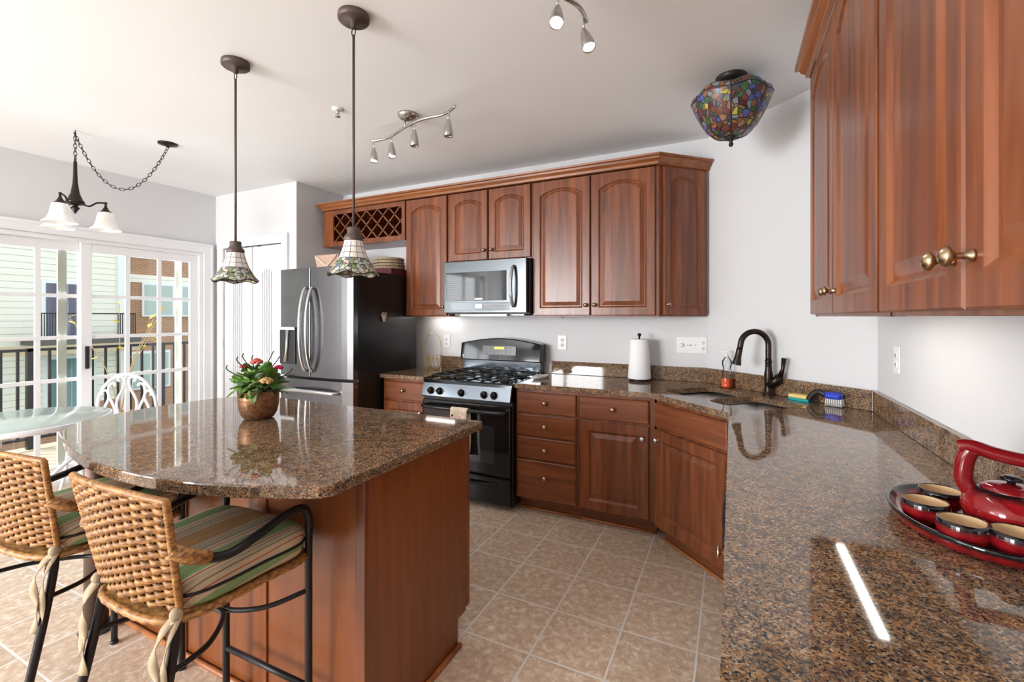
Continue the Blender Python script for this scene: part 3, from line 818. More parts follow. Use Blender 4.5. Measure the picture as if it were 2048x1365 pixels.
e = empty('support_post', (-2.62, .98, 0)); e.location = (-2.50, .985, 0); tag(e, 'thick bronze-brown metal post carrying the island overhang', 'post')
POSTM = mat('post_bronze', (.16,.11,.09), .3, .7)
MB().cyl((0,0,.02), (0,0,.866), .042, n=32).build('pole', POSTM, e)
MB().lathe([(0,0),(.06,0),(.062,.01),(.058,.025),(.045,.03),(.042,.03)], n=32).build('base_flange', mat('flange_blue_grey', (.06,.08,.10), .35, .4), e)

# ------------------------------------------------------------------ bar stools
def rattan_mat():
    m = mat('woven_rattan', rough=.45); N, L, P = nodes(m)
    n = noise(m, coords(m, (.7,1,2.2)), 60, 3, .6); n2 = noise(m, coords(m), 9, 2)
    c = ramp(m, n.outputs[0], [(.34,(.10,.045,.022)),(.45,(.25,.11,.035)),(.56,(.42,.20,.055)),(.70,(.58,.33,.12))])
    c = mix(m, ramp(m, n2.outputs[0], [(.4,(0,0,0)),(.7,(.5,.5,.5))]), c, (.36,.16,.04))
    L.new(c, P.inputs['Base Color']); return m
RATT = rattan_mat(); RATD = mat('rattan_stakes', (.10,.045,.018), .7)
def stripe_mat():
    m = mat('striped_cushion_fabric', rough=.9); N, L, P = nodes(m)
    tc = new(m, 'ShaderNodeTexCoord'); sp_ = new(m, 'ShaderNodeSeparateXYZ'); L.new(tc.outputs['Object'], sp_.inputs[0])
    ab = math_n(m, 'ABSOLUTE', sp_.outputs[0]); dz = math_n(m, 'SUBTRACT', .720, sp_.outputs[2])
    f = math_n(m, 'MULTIPLY', math_n(m, 'ADD', ab, dz), 1/.30)
    G = (.20,.30,.13); T = (.50,.40,.26); B = (.42,.26,.12); Dk = (.13,.10,.075); Rd = (.36,.06,.05); Cr = (.62,.55,.40); Gy = (.30,.27,.21)
    st = [(0,B),(.12,Rd),(.13,Cr),(.155,Gy),(.18,Cr),(.20,Dk),(.212,T),(.245,Gy),(.27,Dk),(.28,Cr),(.30,T),(.33,Rd),(.34,Cr),(.37,Gy),(.385,Cr),(.40,Dk),(.41,G),(.60,Cr),(.615,Rd),(.63,T),(.67,Gy),(.68,T),(.73,Dk),(.74,T),(.80,Rd),(.812,T),(.88,G),(.95,T)]
    c = ramp(m, f, st, 'CONSTANT')
    n = noise(m, coords(m, (200,4,4)), 1, 2); c = mix(m, .35, c, n.outputs[0], 'OVERLAY')
    L.new(c, P.inputs['Base Color']); return m
STRIPE = stripe_mat(); TIE = mat('cushion_tie_fabric', (.42,.33,.22), .9)
def make_stool():
    e = empty('bar_stool', (0,0,0))
    # back panel (woven), reclined: y at height z
    zb, zt = .645, .935
    def backpt(u, v, off):
        w_ = .365+.075*v; x = (u-.5)*w_; z = zb+(zt-zb)*v+.012*(1-(2*u-1)**2)*v
        y = -.165-.05*v - .028*(1-(2*u-1)**2) 
        return Vector((x, y+off, z))
    g = MB(); NS = 12; NR = 27
    # horizontal strands weaving over stakes, front and back
    for r_ in range(NR):
        v0 = (r_+.5)/NR
        rings = []
        for i in range(NS*4+1):
            u = i/(NS*4); ph = pi*u*NS + (r_ % 2)*pi
            off = .0065*sin(ph); p = backpt(u, v0, off)
            hh = (zt-zb)/NR*.60
            rings.append([(p.x, p.y-.0022, p.z-hh), (p.x, p.y-.0045, p.z), (p.x, p.y-.0022, p.z+hh), (p.x, p.y+.0022, p.z+hh), (p.x, p.y+.0045, p.z), (p.x, p.y+.0022, p.z-hh)])
        g.loft(rings, True, True, True)
    bk = g.build('backrest', RATT, e)
    g = MB()
    for k in range(NS+1):
        u = (k+.5)/NS
        if u > 1: continue
        g.tube([backpt(u, v, 0) for v in (0,.33,.66,1)], .0035, 5)
    g.build('stake', RATD, bk)
    # wrapped rim
    g = MB()
    path = [backpt(0, v, 0) for v in [k/16 for k in range(17)]] + [backpt(u, 1, 0) for u in [k/24 for k in range(1,24)]] + [backpt(1, 1-k/16, 0) for k in range(17)]
    path2 = []
    for a, b in zip(path[:-1], path[1:]):
        for t in (0, .25, .5, .75): path2.append(a.lerp(b, t))
    g.tube(path2, [.0098 if i % 2 else .0078 for i in range(len(path2))], 8)
    g.build('backrest_rim', RATT, bk)
    # seat rim
    seat = [(-.205,.195),(0,.225),(.205,.195),(.212,.05),(.175,-.165),(0,-.205),(-.175,-.165),(-.212,.05)]
    sp_ = spline([(x,y,0) for x,y in seat], 10, True)
    g = MB(); g.tube([(p.x*.97, p.y*.97, .614) for p in sp_], [.0115 if i % 2 else .0095 for i in range(len(sp_))], 8, True)
    g.prism([(p.x, p.y) for p in sp_][::2], .607, .622)
    g.build('seat', RATT, e)
    # cushion
    g = MB(); rings = []
    cu = spline([(x*.99,y*.99,0) for x,y in [(-.198,.19),(0,.215),(.198,.19),(.210,.05),(.178,-.145),(0,-.16),(-.178,-.145),(-.210,.05)]], 8, True)
    for s_, z in ((.0,.628),(.9,.628),(.98,.632),(1.0,.642),(1.0,.690),(.985,.702),(.93,.710),(.8,.716),(.5,.720),(0,.721)):
        rings.append([(p.x*s_, p.y*s_, z) for p in cu])
    g.loft(rings); cu_o = g.build('cushion', STRIPE, e)
    g = MB(); g.tube([(p.x*1.004, p.y*1.004, .666) for p in cu], .0045, 6, True); g.build('piping', IRON, cu_o)
    for sx in (1,-1):
        g = MB()
        for (pts, wd) in (([(sx*.185,-.165,.64),(sx*.197,-.20,.59),(sx*.185,-.205,.51),(sx*.20,-.21,.44)],.011), ([(sx*.185,-.165,.64),(sx*.175,-.205,.60),(sx*.165,-.215,.54),(sx*.173,-.21,.47),(sx*.165,-.215,.40)],.012)):
            s2_ = spline(pts, 6)
            rings = []
            for i, p in enumerate(s2_):
                a = .5*sin(i*.6)
                d_ = Vector((cos(a)*wd, sin(a)*wd, 0)); rings.append([tuple(p+d_), tuple(p-d_)])
            g.loft(rings, False, True)
        g.ball((sx*.185,-.175,.64), .014, 10)
        g.build('tie', TIE, cu_o, solid=.002)
    # legs
    for sx in (1,-1):
        g = MB(); g.tube(spline([(sx*.172,-.165,.645),(sx*.175,-.175,.55),(sx*.182,-.215,.35),(sx*.20,-.30,0)],5), .0115, 10); g.ball((sx*.20,-.30,.008), .016, 10, (1,1,.6)); g.build('leg', IRON, e)
        g = MB(); g.tube(spline([(sx*.205,.20,0),(sx*.205,.20,.3),(sx*.205,.20,.58),(sx*.206,.20,.71)],4), .0115, 10); g.ball((sx*.205,.20,.008), .016, 10, (1,1,.6)); g.build('leg', IRON, e)
        g = MB(); g.tube(spline([(sx*.206,.20,.70),(sx*.206,.198,.735),(sx*.208,.175,.770),(sx*.212,.11,.775),(sx*.218,.02,.757),(sx*.222,-.07,.745),(sx*.214,-.14,.768),(sx*.200,-.185,.800)],7), .0125, 10); g.build('armrest', IRON, e)
        g = MB(); g.tube([(sx*.217,-.115,.757),(sx*.210,-.155,.776),(sx*.198,-.195,.805)], [.016,.018,.018], 10); g.build('arm_wrap', RATT, e)
    g = MB()
    g.tube(spline([(-.180,-.19,.50),(-.15,-.08,.49),(-.06,.02,.48),(0,.035,.48),(.06,.02,.48),(.15,-.08,.49),(.180,-.19,.50)],8), .0075, 8)
    g.tube(spline([(-.205,.20,.50),(-.15,.10,.49),(-.06,.055,.48),(0,.05,.48),(.06,.055,.48),(.15,.10,.49),(.205,.20,.50)],8), .0075, 8)
    g.build('stretcher', IRON, e)
    MB().tube([(-.205,.20,.19),(.205,.20,.19)], .0095, 8).build('footrest', IRON, e)
    return e
st = make_stool()
st.location = (-1.415, .81, 0); st.rotation_euler = (0,0,R(1))
tag(st, 'nearest rattan-backed bar stool with striped cushion at the island', 'bar stool', 'bar stools at the island')
st2 = copy_tree(st); st2.location = (-2.105, .80, 0); st2.rotation_euler = (0,0,R(6))
tag(st2, 'rattan-backed bar stool at the far left of the island, cut by the left frame edge', 'bar stool', 'bar stools at the island')

# ------------------------------------------------------------------ pendants
def tiffany(name, scale, up=None):
    m = mat(name, rough=.25); N, L, P = nodes(m)
    vo = new(m, 'ShaderNodeTexVoronoi'); vo.inputs['Scale'].default_value = scale; ve = new(m, 'ShaderNodeTexVoronoi', feature='DISTANCE_TO_EDGE'); ve.inputs['Scale'].default_value = scale
    v = coords(m); L.new(v, vo.inputs['Vector']); L.new(v, ve.inputs['Vector'])
    sep = new(m, 'ShaderNodeSeparateColor'); L.new(vo.outputs['Color'], sep.inputs[0])
    stops = [(0,(.50,.53,.44)),(.22,(.13,.18,.09)),(.40,(.55,.46,.34)),(.56,(.14,.18,.34)),(.64,(.22,.26,.13)),(.82,(.55,.53,.50)),(.95,(.34,.14,.07))] if up is None else up
    c = ramp(m, sep.outputs[0], stops, 'CONSTANT')
    c = mix(m, ramp(m, ve.outputs['Distance'], [(.045,(1,1,1)),(.06,(0,0,0))]), c, (.03,.028,.03))
    L.new(c, P.inputs['Base Color']); return m
TIF = tiffany('stained_glass_band', 58)
CREAMG = mat('cream_shade_glass', (.78,.74,.68), .25, emis=(.9,.85,.8), estr=.05)
def make_pendant():
    e = empty('pendant_light')
    MB().lathe([(0,2.64),(.062,2.64),(.064,2.632),(.064,2.618),(.058,2.612),(.015,2.610),(.012,2.585),(0,2.585)], n=36).build('ceiling_canopy', BRONZL, e)
    g = MB()
    g.tube([(.010*cos(t), 0, 2.568+.02*sin(t)) for t in [2*pi*k/14 for k in range(14)]], .0022, 6, True)
    g.build('loop_link', BRONZE, e)
    MB().cyl((0,0,1.725), (0,0,2.555), .0055, n=12).build('stem', BRONZL, e)
    MB().lathe([(0,1.748),(.024,1.745),(.026,1.738),(.026,1.72),(.030,1.715),(.038,1.705),(.040,1.692),(.038,1.688),(0,1.688)], n=28).build('socket_cap', BRONZL, e)
    def rad(z):  # z 0 bottom .. 1 top
        return .036+.030*(1-z)+.036*(1-z)**2.4
    z0, z1 = 1.548, 1.690
    sh = MB()
    prof = [(rad(k/24)*(1), z0+(z1-z0)*k/24) for k in range(25)]
    n = 48
    rings = []
    for r_, z in prof:
        f_ = (z-z0)/(z1-z0)
        rings.append([(r_*cos(2*pi*i/n)*(1+.0*f_), r_*sin(2*pi*i/n), z+(1-f_)**4*.006*cos(6*2*pi*i/n)) for i in range(n)])
    sh.cur = 1; sh.loft(rings[:12]); sh.cur = 0; sh.loft(rings[11:])
    s_o = sh.build('lamp_shade', [CREAMG, TIF], e, solid=.002)
    g = MB()
    for i in range(12):
        a = 2*pi*i/12; g.tube([((rad(k/24)+.001)*cos(a), (rad(k/24)+.001)*sin(a), z0+(z1-z0)*k/24) for k in range(11, 25, 2)], .0011, 4)
    for f_ in (11/24, .62, .8): 
        r_ = rad(f_)+.001; g.tube([(r_*cos(t), r_*sin(t), z0+(z1-z0)*f_) for t in [2*pi*k/36 for k in range(36)]], .0012, 4, True)
    g.tube([(rad(0)*cos(t), rad(0)*sin(t), z0+.006*cos(6*t)) for t in [2*pi*k/48 for k in range(48)]], .0022, 5, True)
    g.build('came_lines', LEAD, s_o)
    MB().ball((0,0,1.63), .022, 14).build('bulb', mat('unlit_bulb', (.8,.8,.75), .3), e)
    return e
p1 = make_pendant(); p1.location = (-1.431, 1.42, 0); tag(p1, 'stained glass pendant lamp hanging nearer the viewer, in front of the wine rack', 'pendant light', 'pendants over the island')
p2 = copy_tree(p1); p2.location = (-2.224, 1.425, 0); tag(p2, 'stained glass pendant lamp in front of the white pantry door', 'pendant light', 'pendants over the island')

# stained glass ceiling light
e = empty('ceiling_light', (-.005, 2.66, CH)); tag(e, 'bowl-shaped stained glass ceiling lamp with black canopy and finial', 'ceiling light')
MB().lathe([(0,0),(.075,0),(.078,-.01),(.065,-.025),(.03,-.04),(.012,-.045),(.010,-.1),(0,-.1)], n=32).build('canopy', BLACKM, e)
TIF2 = tiffany('stained_glass_bowl', 34, [(0,(.09,.11,.34)),(.14,(.16,.05,.03)),(.3,(.05,.12,.05)),(.42,(.26,.12,.06)),(.56,(.06,.06,.08)),(.68,(.20,.22,.25)),(.76,(.28,.16,.09)),(.90,(.45,.38,.05)),(.93,(.10,.02,.02))])
g = MB(); rings = []; n = 64
for k in range(17):
    t = k/16; r0 = .205*sin(pi/2*min(1, t*1.0))**.8 if t > 0 else 0.02
    r0 = .02+.172*(t**.55); z = -.322+.20*(t**1.35)
    rings.append([(r0*(1+.022*cos(6*2*pi*i/n)*t)*cos(2*pi*i/n), r0*(1+.022*cos(6*2*pi*i/n)*t)*sin(2*pi*i/n), z+.007*t**3*cos(6*2*pi*i/n)) for i in range(n)])
last = rings[-1]
rings.append([(x*.97, y*.97, z+.022) for x, y, z in last]); rings.append([(x*.88, y*.88, z+.035) for x, y, z in last])
g.loft(rings); so = g.build('glass_bowl', TIF2, e, solid=.003)
g = MB()
for i in range(6):
    j = int(n*(i+.5)/6); g.tube([tuple(Vector(r[j])*1.0) for r in rings], .0045, 6)
for q in (6, 16): g.tube([Vector(p) for p in rings[q]], .003, 5, True)
g.build('came_lines', LEAD, so)
MB().lathe([(0,-.372),(.010,-.365),(.012,-.355),(.007,-.345),(.014,-.335),(.03,-.322),(.03,-.316),(0,-.31)], n=20).build('finial', BLACKM, e)

# track lights
def make_track(bar, heads, canopy, loc, rz, label):
    e = empty('track_light', loc, rz); tag(e, label, 'track light', 'track lights')
    MB().lathe([(0,0),(.062,0),(.060,-.012),(.045,-.028),(.02,-.036),(0,-.037)], (canopy[0],canopy[1],0), 28).build('canopy', BRUSH, e)
    g = MB(); b = spline([(x,y,-.085) for x,y in bar], 10); g.tube(b, .0085, 8)
    g.tube([(canopy[0]-.02,canopy[1],-.03),(canopy[0]-.02,canopy[1],-.085)], .005, 6); g.tube([(canopy[0]+.03,canopy[1],-.03),(canopy[0]+.03,canopy[1],-.085)], .005, 6)
    g.build('bar', BRUSH, e)
    for (x, y, dx, dy, lit) in heads:
        p = Vector((x,y,-.085)); q = p+Vector((0,0,-.055)); ax = Vector((dx,dy,-1)).normalized()
        g = MB().tube([p,q], .004, 6)
        g.lathe([(0,-.012),(.008,-.010),(.012,0),(.020,.03),(.025,.06),(.026,.088),(.0245,.090),(.023,.08),(.018,.055),(0,.05)], q, 22, ax)
        h = g.build('spot_head', BRUSH, e)
        MB().lathe([(0,.062),(.019,.064),(.021,.076),(.016,.083),(0,.085)], q, 18, ax).build('bulb', BULB if lit else mat('unlit_reflector', (.5,.5,.5), .2, .8), h)
        if lit:
            l = lamp('SPOT', 'spot_lamp', q+ax*.10, ax.to_track_quat('-Z','Y').to_euler(), 5*lit, (1,.9,.78), spot_size=R(80), spot_blend=.7, shadow_soft_size=.02); l.parent = e
    return e
make_track([(-.39,.095),(-.25,.10),(-.05,.02),(.12,-.03),(.28,-.03),(.40,-.085)],
    [(-.37,.098,.12,-.1,1),(-.20,.08,.12,-.1,1),(.06,-.015,0,.0,0),(.33,-.05,0,0,0)], (-.03,.03), (-1.80, 2.235, CH), 0, 'four-head brushed nickel track light above the stove area')
make_track([(-.05,.36),(-.045,.26),(-.10,.12),(-.12,-.03),(-.10,-.2),(-.17,-.38)],
    [(-.05,.33,.35,-.2,1),(-.085,.155,.15,-.45,2),(-.115,-.08,.1,-.3,1),(-.13,-.28,.1,-.2,1)], (-.05,0), (-.50, 1.40, CH), R(-4), 'brushed nickel track light cut by the top edge, with a glowing bulb')

# sprinkler
e = empty('fire_sprinkler', (-2.166, 2.02, CH)); tag(e, 'small white fire sprinkler head on the ceiling', 'sprinkler')
MB().lathe([(0,0),(.035,0),(.034,-.006),(.012,-.008),(0,-.008)], n=24).build('escutcheon', PLASTW, e)
MB().cyl((0,0,-.006),(0,0,-.03),.008,n=12).lathe([(0,-.045),(.016,-.045),(.016,-.048),(0,-.048)], n=16).tube([(-.011,0,-.028),(-.013,0,-.038),(0,0,-.046)], .002, 5).tube([(.011,0,-.028),(.013,0,-.038),(0,0,-.046)], .002, 5).build('sprinkler_head', BRUSH, e)

# chandelier with swag chain
CHX, CHY = -4.02, 1.47
e = empty('chandelier', (CHX, CHY, 0)); tag(e, 'three-light dark bronze chandelier with frosted bell shades and swag chain', 'chandelier')
MB().lathe([(0,2.43),(.008,2.43),(.010,2.42),(.011,2.35),(.014,2.28),(.024,2.21),(.042,2.165),(.050,2.155),(.050,2.140),(.03,2.132),(.012,2.128),(.016,2.118),(.026,2.112),(.012,2.09),(.005,2.075),(0,2.07)], n=28).build('column', BRONZE, e)
MB().tube([(.012*cos(t), 0, 2.443+.014*sin(t)) for t in [2*pi*k/14 for k in range(14)]], .003, 6, True).build('top_ring', BRONZE, e)
for k in range(3):
    a = R(-47+120*k); c, s = cos(a), sin(a); rr = .155
    ar = MB().tube(spline([(.03*c,.03*s,2.145),(.07*c,.07*s,2.135),(.11*c,.11*s,2.165),(rr*c,rr*s,2.172)],6), .0055, 8).ball((rr*c,rr*s,2.17), .010, 10)
    ar.build('arm', BRONZE, e)
    MB().lathe([(0,2.165),(.006,2.163),(.008,2.145),(.022,2.118),(.034,2.108),(.034,2.103),(0,2.103)], (rr*c,rr*s,0), 24).build('shade_holder', BRONZE, e)
    MB().lathe([(.022,2.110),(.040,2.100),(.047,2.07),(.052,2.035),(.066,2.002),(.086,1.985),(.088,1.98)], (rr*c,rr*s,0), 32).build('lamp_shade', FROST, e, solid=.003)
def chain(g, pts, step=.026):
    # links along a polyline
    d = [0]; P = [Vector(p) for p in pts]
    for a, b in zip(P[:-1], P[1:]): d.append(d[-1]+(b-a).length)
    k = 0; s = 0
    while s < d[-1]-.001:
        i = max(j for j in range(len(d)) if d[j] <= s+1e-9); i = min(i, len(P)-2)
        t = (s-d[i])/(d[i+1]-d[i]); c_ = P[i].lerp(P[i+1], t); dr_ = (P[i+1]-P[i]).normalized()
        side = dr_.cross(Vector((0.3,.2,1))).normalized() if abs(dr_.z) < .95 else Vector((1,0,0))
        if k % 2: side = dr_.cross(side).normalized()
        g.tube([c_+dr_*(.017*cos(a))+side*(.009*sin(a)) for a in [2*pi*q/10 for q in range(10)]], .0022, 5, True)
        k += 1; s += step
    return g
hook = Vector((0,0,CH)); c2 = Vector((.30,.41,CH))
g = MB(); chain(g, [(0,0,2.455),(0,0,CH-.02)])
sw = []
for k in range(25):
    t = k/24; x = c2.x*t; y = c2.y*t; z = CH-.03-.34*(1-(2*t-1)**2)**1.0*(1-.12*(t-.5)); sw.append((x,y,z))
chain(g, sw); g.build('chain', BRONZE, e)
MB().tube([(0,0,CH),(0,0,CH-.012),(.01,0,CH-.022),(0,0,CH-.03),(-.008,0,CH-.022)], .003, 6).build('ceiling_hook', BRONZE, e)
MB().lathe([(0,0),(.062,0),(.060,-.008),(.03,-.016),(.008,-.022),(.006,-.03),(0,-.03)], c2, 28).build('canopy', BRONZE, e)

# ------------------------------------------------------------------ small things on counters
def outlet(name, loc, rz, w, h, label, kind='duplex'):
    e = empty(name, loc, rz); tag(e, label, 'outlet')
    MB().box(-w/2, w/2, -.006, -.0005, -h/2, h/2).build('cover_plate', PLASTW, e, .003)
    g = MB(); gl = MB()
    def recep(cx):
        for dz in (.02, -.02):
            g.lathe([(0,.0085),(.015,.0085),(.0165,.006)], (cx,0,dz), 20, (0,-1,0))
            gl.box(cx-.0065, cx-.004, -.0095, -.0085, dz-.004, dz+.006); gl.box(cx+.004, cx+.0065, -.0095, -.0085, dz-.004, dz+.006); gl.box(cx-.002, cx+.002, -.0095, -.0085, dz-.011, dz-.007)
    if kind == 'duplex': recep(0)
    elif kind == 'switch': g.box(-.016,.016,-.010,-.006,-.033,.033); gl.box(-.002,.002,-.011,-.010,-.02,-.004)
    else:
        recep(w/2-.026)
        g.lathe([(0,.02),(.014,.019),(.016,.006)], (-w/2+.035,0,0), 24, (0,-1,0)); gl.box(-.03,.005,-.0075,-.006,-.003,.001)
        for cx in (-.015, .022): g.box(cx-.004, cx+.004, -.016, -.006, -.004, .008)
    g.build('outlet_face', PLASTW, e); gl.build('outlet_slot', SLOT, e)
outlet('wall_outlet', (-2.37, YB, 1.145), 0, .072, .118, 'white wall outlet behind the wire basket')
outlet('wall_outlet', (-1.245, YB, 1.16), 0, .078, .118, 'white duplex outlet right of the range backguard')
outlet('switch_plate', (-.262, YB, 1.165), 0, .205, .118, 'wide white plate with dial, switches and outlet by the wall corner', 'multi')
outlet('wall_outlet', (XR, 2.47, 1.185), R(-90), .072, .118, 'narrow white plate on the right wall below the cabinets', 'duplex')

e = empty('paper_towel_holder', (-.605, 3.36, CZ)); tag(e, 'white paper towel roll on a black holder', 'paper towel')
MB().lathe([(0,0),(.072,0),(.074,.005),(.070,.012),(.01,.014),(0,.014)], n=36).cyl((0,0,.01),(0,0,.325),.006,n=12).ball((0,0,.333),.014,14).build('holder', IRON, e)
MB().lathe([(.02,.018),(.079,.018),(.081,.022),(.064,.300),(.062,.303),(.02,.303),(.02,.018)], n=40).build('paper_roll', PAPER, e)

e = empty('soap_bottle', (-.03, 3.29, CZ)); tag(e, 'clear soap bottle one third full of orange liquid beside the sink', 'bottle')
MB().lathe([(0,0),(.038,0),(.040,.008),(.036,.06),(.028,.11),(.022,.125),(.030,.15),(.030,.175),(.016,.195),(.010,.205)], n=28).build('bottle_body', CLEAR, e)
MB().lathe([(0,.002),(.036,.003),(.037,.01),(.035,.058),(0,.058)], n=28).build('soap_liquid', mat('orange_soap', (.80,.12,.03), .15, emis=(.8,.12,.03), estr=0), e)
MB().cyl((0,0,.2),(0,0,.215),.010,n=14).cyl((0,0,.215),(0,0,.232),.004,n=10).box(-.03,.008,-.007,.007,.232,.240).build('pump', PLASTW, e)

e = empty('sponge', (.345, 2.96, CZ), R(-35)); tag(e, 'yellow and teal kitchen sponge leaning behind the sink', 'sponge')
MB().box(-.055,.055,-.032,.032,0,.014).build('scrub_layer', mat('teal_scrub', (.01,.36,.36), .8), e, .004)
MB().box(-.055,.055,-.032,.032,.0145,.034).build('foam_layer', mat('yellow_foam', (.82,.62,.22), .9), e, .006)
e = empty('scrub_brush', (.46, 2.85, CZ), R(-30)); tag(e, 'blue and white scrub brush with black handle by the sink', 'brush')
g = MB(); 
for i in range(9):
    for j in range(5): g.tube([(.02+i*.008-.03, -.018+j*.009, .04), (.02+i*.009-.034, -.022+j*.011, .003)], .0032, 4)
g.build('bristles', PLASTW, e)
MB().box(-.02,.055,-.026,.026,.038,.072).build('brush_head', mat('cobalt_plastic', (.01,.04,.5), .35), e, .01)
MB().tube(spline([(-.02,0,.055),(-.05,0,.066),(-.08,0,.05),(-.10,0,.016)],5), [.016]*16, 10).build('handle', BLACKM, e)

g = MB().tube(spline([(0,0,.0),(.01,-.005,-.02),(.03,0,-.028),(.045,.005,-.01),(.055,0,0)],5), .0025, 6).tube(spline([(.02,0,0),(.03,-.004,-.03),(.028,-.006,-.042)],5), .0025, 6)
o = g.build('loose_cable', mat('cable_tan', (.45,.38,.25), .6)); o.location = (-1.22, 3.36, 1.392); tag(o, 'short loose cable ends dangling under the wall cabinet right of the microwave', 'cable')
e = empty('spoon_rest', (-1.30, 3.16, CZ), R(75)); tag(e, 'small white ceramic spoon rest beside the range', 'spoon rest')
g = MB(); cp2 = []
for z, s_ in ((0,.6),(.004,.85),(.018,1.0),(.022,1.02),(.020,.96),(.008,.8),(.006,.0)):
    cp2.append([((.085*cos(t)+(.03 if cos(t) > .7 else 0))*s_, .040*sin(t)*s_*(1 if cos(t) < .7 else .6), z) for t in [2*pi*k/32 for k in range(32)]])
g.loft(cp2); g.build('dish', mat('white_ceramic', (.8,.77,.74), .2), e, solid=.002)

e = empty('wire_basket', (-2.37, 3.28, CZ)); tag(e, 'tall-handled gold wire basket on the counter left of the range', 'basket')
GOLDW = mat('gold_wire', (.42,.26,.08), .35, .7)
g = MB(); n = 14
for z, r_ in ((.003,.055),(.09,.082),(.125,.085)):
    g.tube([(r_*cos(t), r_*sin(t), z) for t in [2*pi*k/32 for k in range(32)]], .0018, 5, True)
for k in range(n):
    a = 2*pi*k/n
    for da in (.45, -.45):
        g.tube(spline([(.055*cos(a),.055*sin(a),.003),(.072*cos(a+da/2),.072*sin(a+da/2),.04),(.082*cos(a+da),.082*sin(a+da),.09),(.085*cos(a+da),.085*sin(a+da),.125)],4), .0020, 5)
for k in range(5): g.tube([(-.055+.0, (k-2)*.02, .003),(.055, (k-2)*.02, .003)], .0013, 4)
g.build('wire_body', GOLDW, e)
MB().tube(spline([(-.085,0,.125),(-.085,0,.22),(-.06,0,.29),(-.025,0,.318),(.025,0,.318),(.06,0,.29),(.085,0,.22),(.085,0,.125)],6), .0026, 6).build('handle_hoop', GOLDW, e)
MB().tube([(-.03,0,.320),(.03,0,.320)], .0065, 10).build('handle_grip', mat('pale_wood_grip', (.8,.66,.5), .4), e)

# tea set
RED = mat('red_glaze', (.20,.006,.010), .07, coat=.5)
def glaze(name, z0, z1):
    m = mat(name, rough=.07, coat=.4); N, L, P = nodes(m)
    tc = new(m, 'ShaderNodeTexCoord'); s_ = new(m, 'ShaderNodeSeparateXYZ'); L.new(tc.outputs['Object'], s_.inputs[0])
    n = noise(m, coords(m), 40, 3); zz = math_n(m, 'ADD', s_.outputs[2], math_n(m, 'MULTIPLY', n.outputs[0], (z1-z0)*.8))
    mr = new(m, 'ShaderNodeMapRange'); mr.inputs[1].default_value = z0; mr.inputs[2].default_value = z1; L.new(zz, mr.inputs[0])
    n2 = noise(m, coords(m), 25, 4)
    red = ramp(m, n2.outputs[0], [(.35,(.14,.003,.007)),(.6,(.29,.010,.012)),(.8,(.22,.02,.02))])
    L.new(mix(m, mr.outputs[0], red, (.006,.006,.008)), P.inputs['Base Color']); return m
CREAM = mat('cream_glaze_interior', (.70,.50,.28), .35)
TX, TY = .475, 1.28
e = empty('serving_tray', (TX, TY, CZ)); tag(e, 'oval red glazed ceramic tray with black rim under the tea set', 'tray')
TR = .175
MB().lathe([(0,.0),(TR*.86,0),(TR*.95,.006),(TR,.022),(TR+.003,.030),(TR-.001,.033),(TR-.007,.030),(TR-.014,.016),(TR-.028,.010),(0,.010)], n=64).build('tray_body', glaze('tray_glaze', .020, .027), e)
# sits partly beyond the frame on the right; shift in from the backsplash
e.location = (.472, 1.33, CZ); e.scale = (.80, 1.12, 1)
def make_cup():
    e = empty('tea_cup')
    MB().lathe([(0,0),(.026,0),(.028,.003),(.038,.012),(.0425,.028),(.042,.042),(.040,.047),(.038,.048),(.0372,.046)], n=36).build('cup_body', glaze('cup_glaze', .034, .044), e)
    MB().lathe([(.0372,.046),(.037,.038),(.036,.02),(.028,.008),(0,.006)], n=36).build('cup_interior', CREAM, e)
    return e
c0 = make_cup()
# placeholder for positions: computed from the photograph's rows of cups
cups = [((.386,1.306), 'red and black tea cup at the left edge of the tray'), ((.443,1.403), 'red and black tea cup on the tray directly beside the teapot, farthest back'),
        ((.417,1.211), 'red and black tea cup in the middle of the front row on the tray'), ((.487,1.190), 'red and black tea cup at the right edge of the frame on the tray')]
for k, ((x, y), lb) in enumerate(cups):
    c_ = c0 if k == 0 else copy_tree(c0)
    c_.location = (x, y, CZ+.0105); tag(c_, lb, 'cup', 'tea cups on the red tray')
e = empty('teapot', (.524, 1.305, CZ+.0105), R(0)); e.scale = (1.06,1.06,1.0); tag(e, 'red glazed teapot with overhead handle and black lid knob', 'teapot')
tg = glaze('teapot_glaze', .082, .094)
g = MB().lathe([(0,0),(.045,0),(.05,.004),(.066,.022),(.074,.045),(.070,.068),(.052,.088),(.040,.093)], n=44)
g.build('pot_body', tg, e)
g = MB().tube(spline([(.035,-.052,.045),(.05,-.072,.06),(.06,-.085,.085),(.066,-.095,.095)],5), [.018]*3+[.016]*4+[.013]*4+[.010]*5, 14); g.build('spout', RED, e)
l_ = MB().lathe([(.044,.092),(.043,.097),(.03,.103),(.012,.106),(0,.107)], n=36).build('lid', RED, e)
MB().lathe([(.006,.104),(.007,.110),(.016,.113),(.017,.118),(.010,.122),(0,.123)], n=20).build('lid_knob', BLACK, l_)
g = MB()
g.tube(spline([(-.052,.020,.072),(-.062,.024,.10),(-.060,.023,.14),(-.052,.02,.165)],6), [.0155]*19, 16)
g.tube(spline([(-.068,.026,.168),(-.05,.019,.172),(-.02,.008,.163),(.02,-.008,.158),(.055,-.02,.163)],6), [.0145]*25, 16)
g.tube(spline([(.052,-.02,.072),(.060,-.023,.10),(.058,-.022,.14),(.050,-.018,.16)],6), [.0155]*19, 16)
g.build('handle', RED, e)

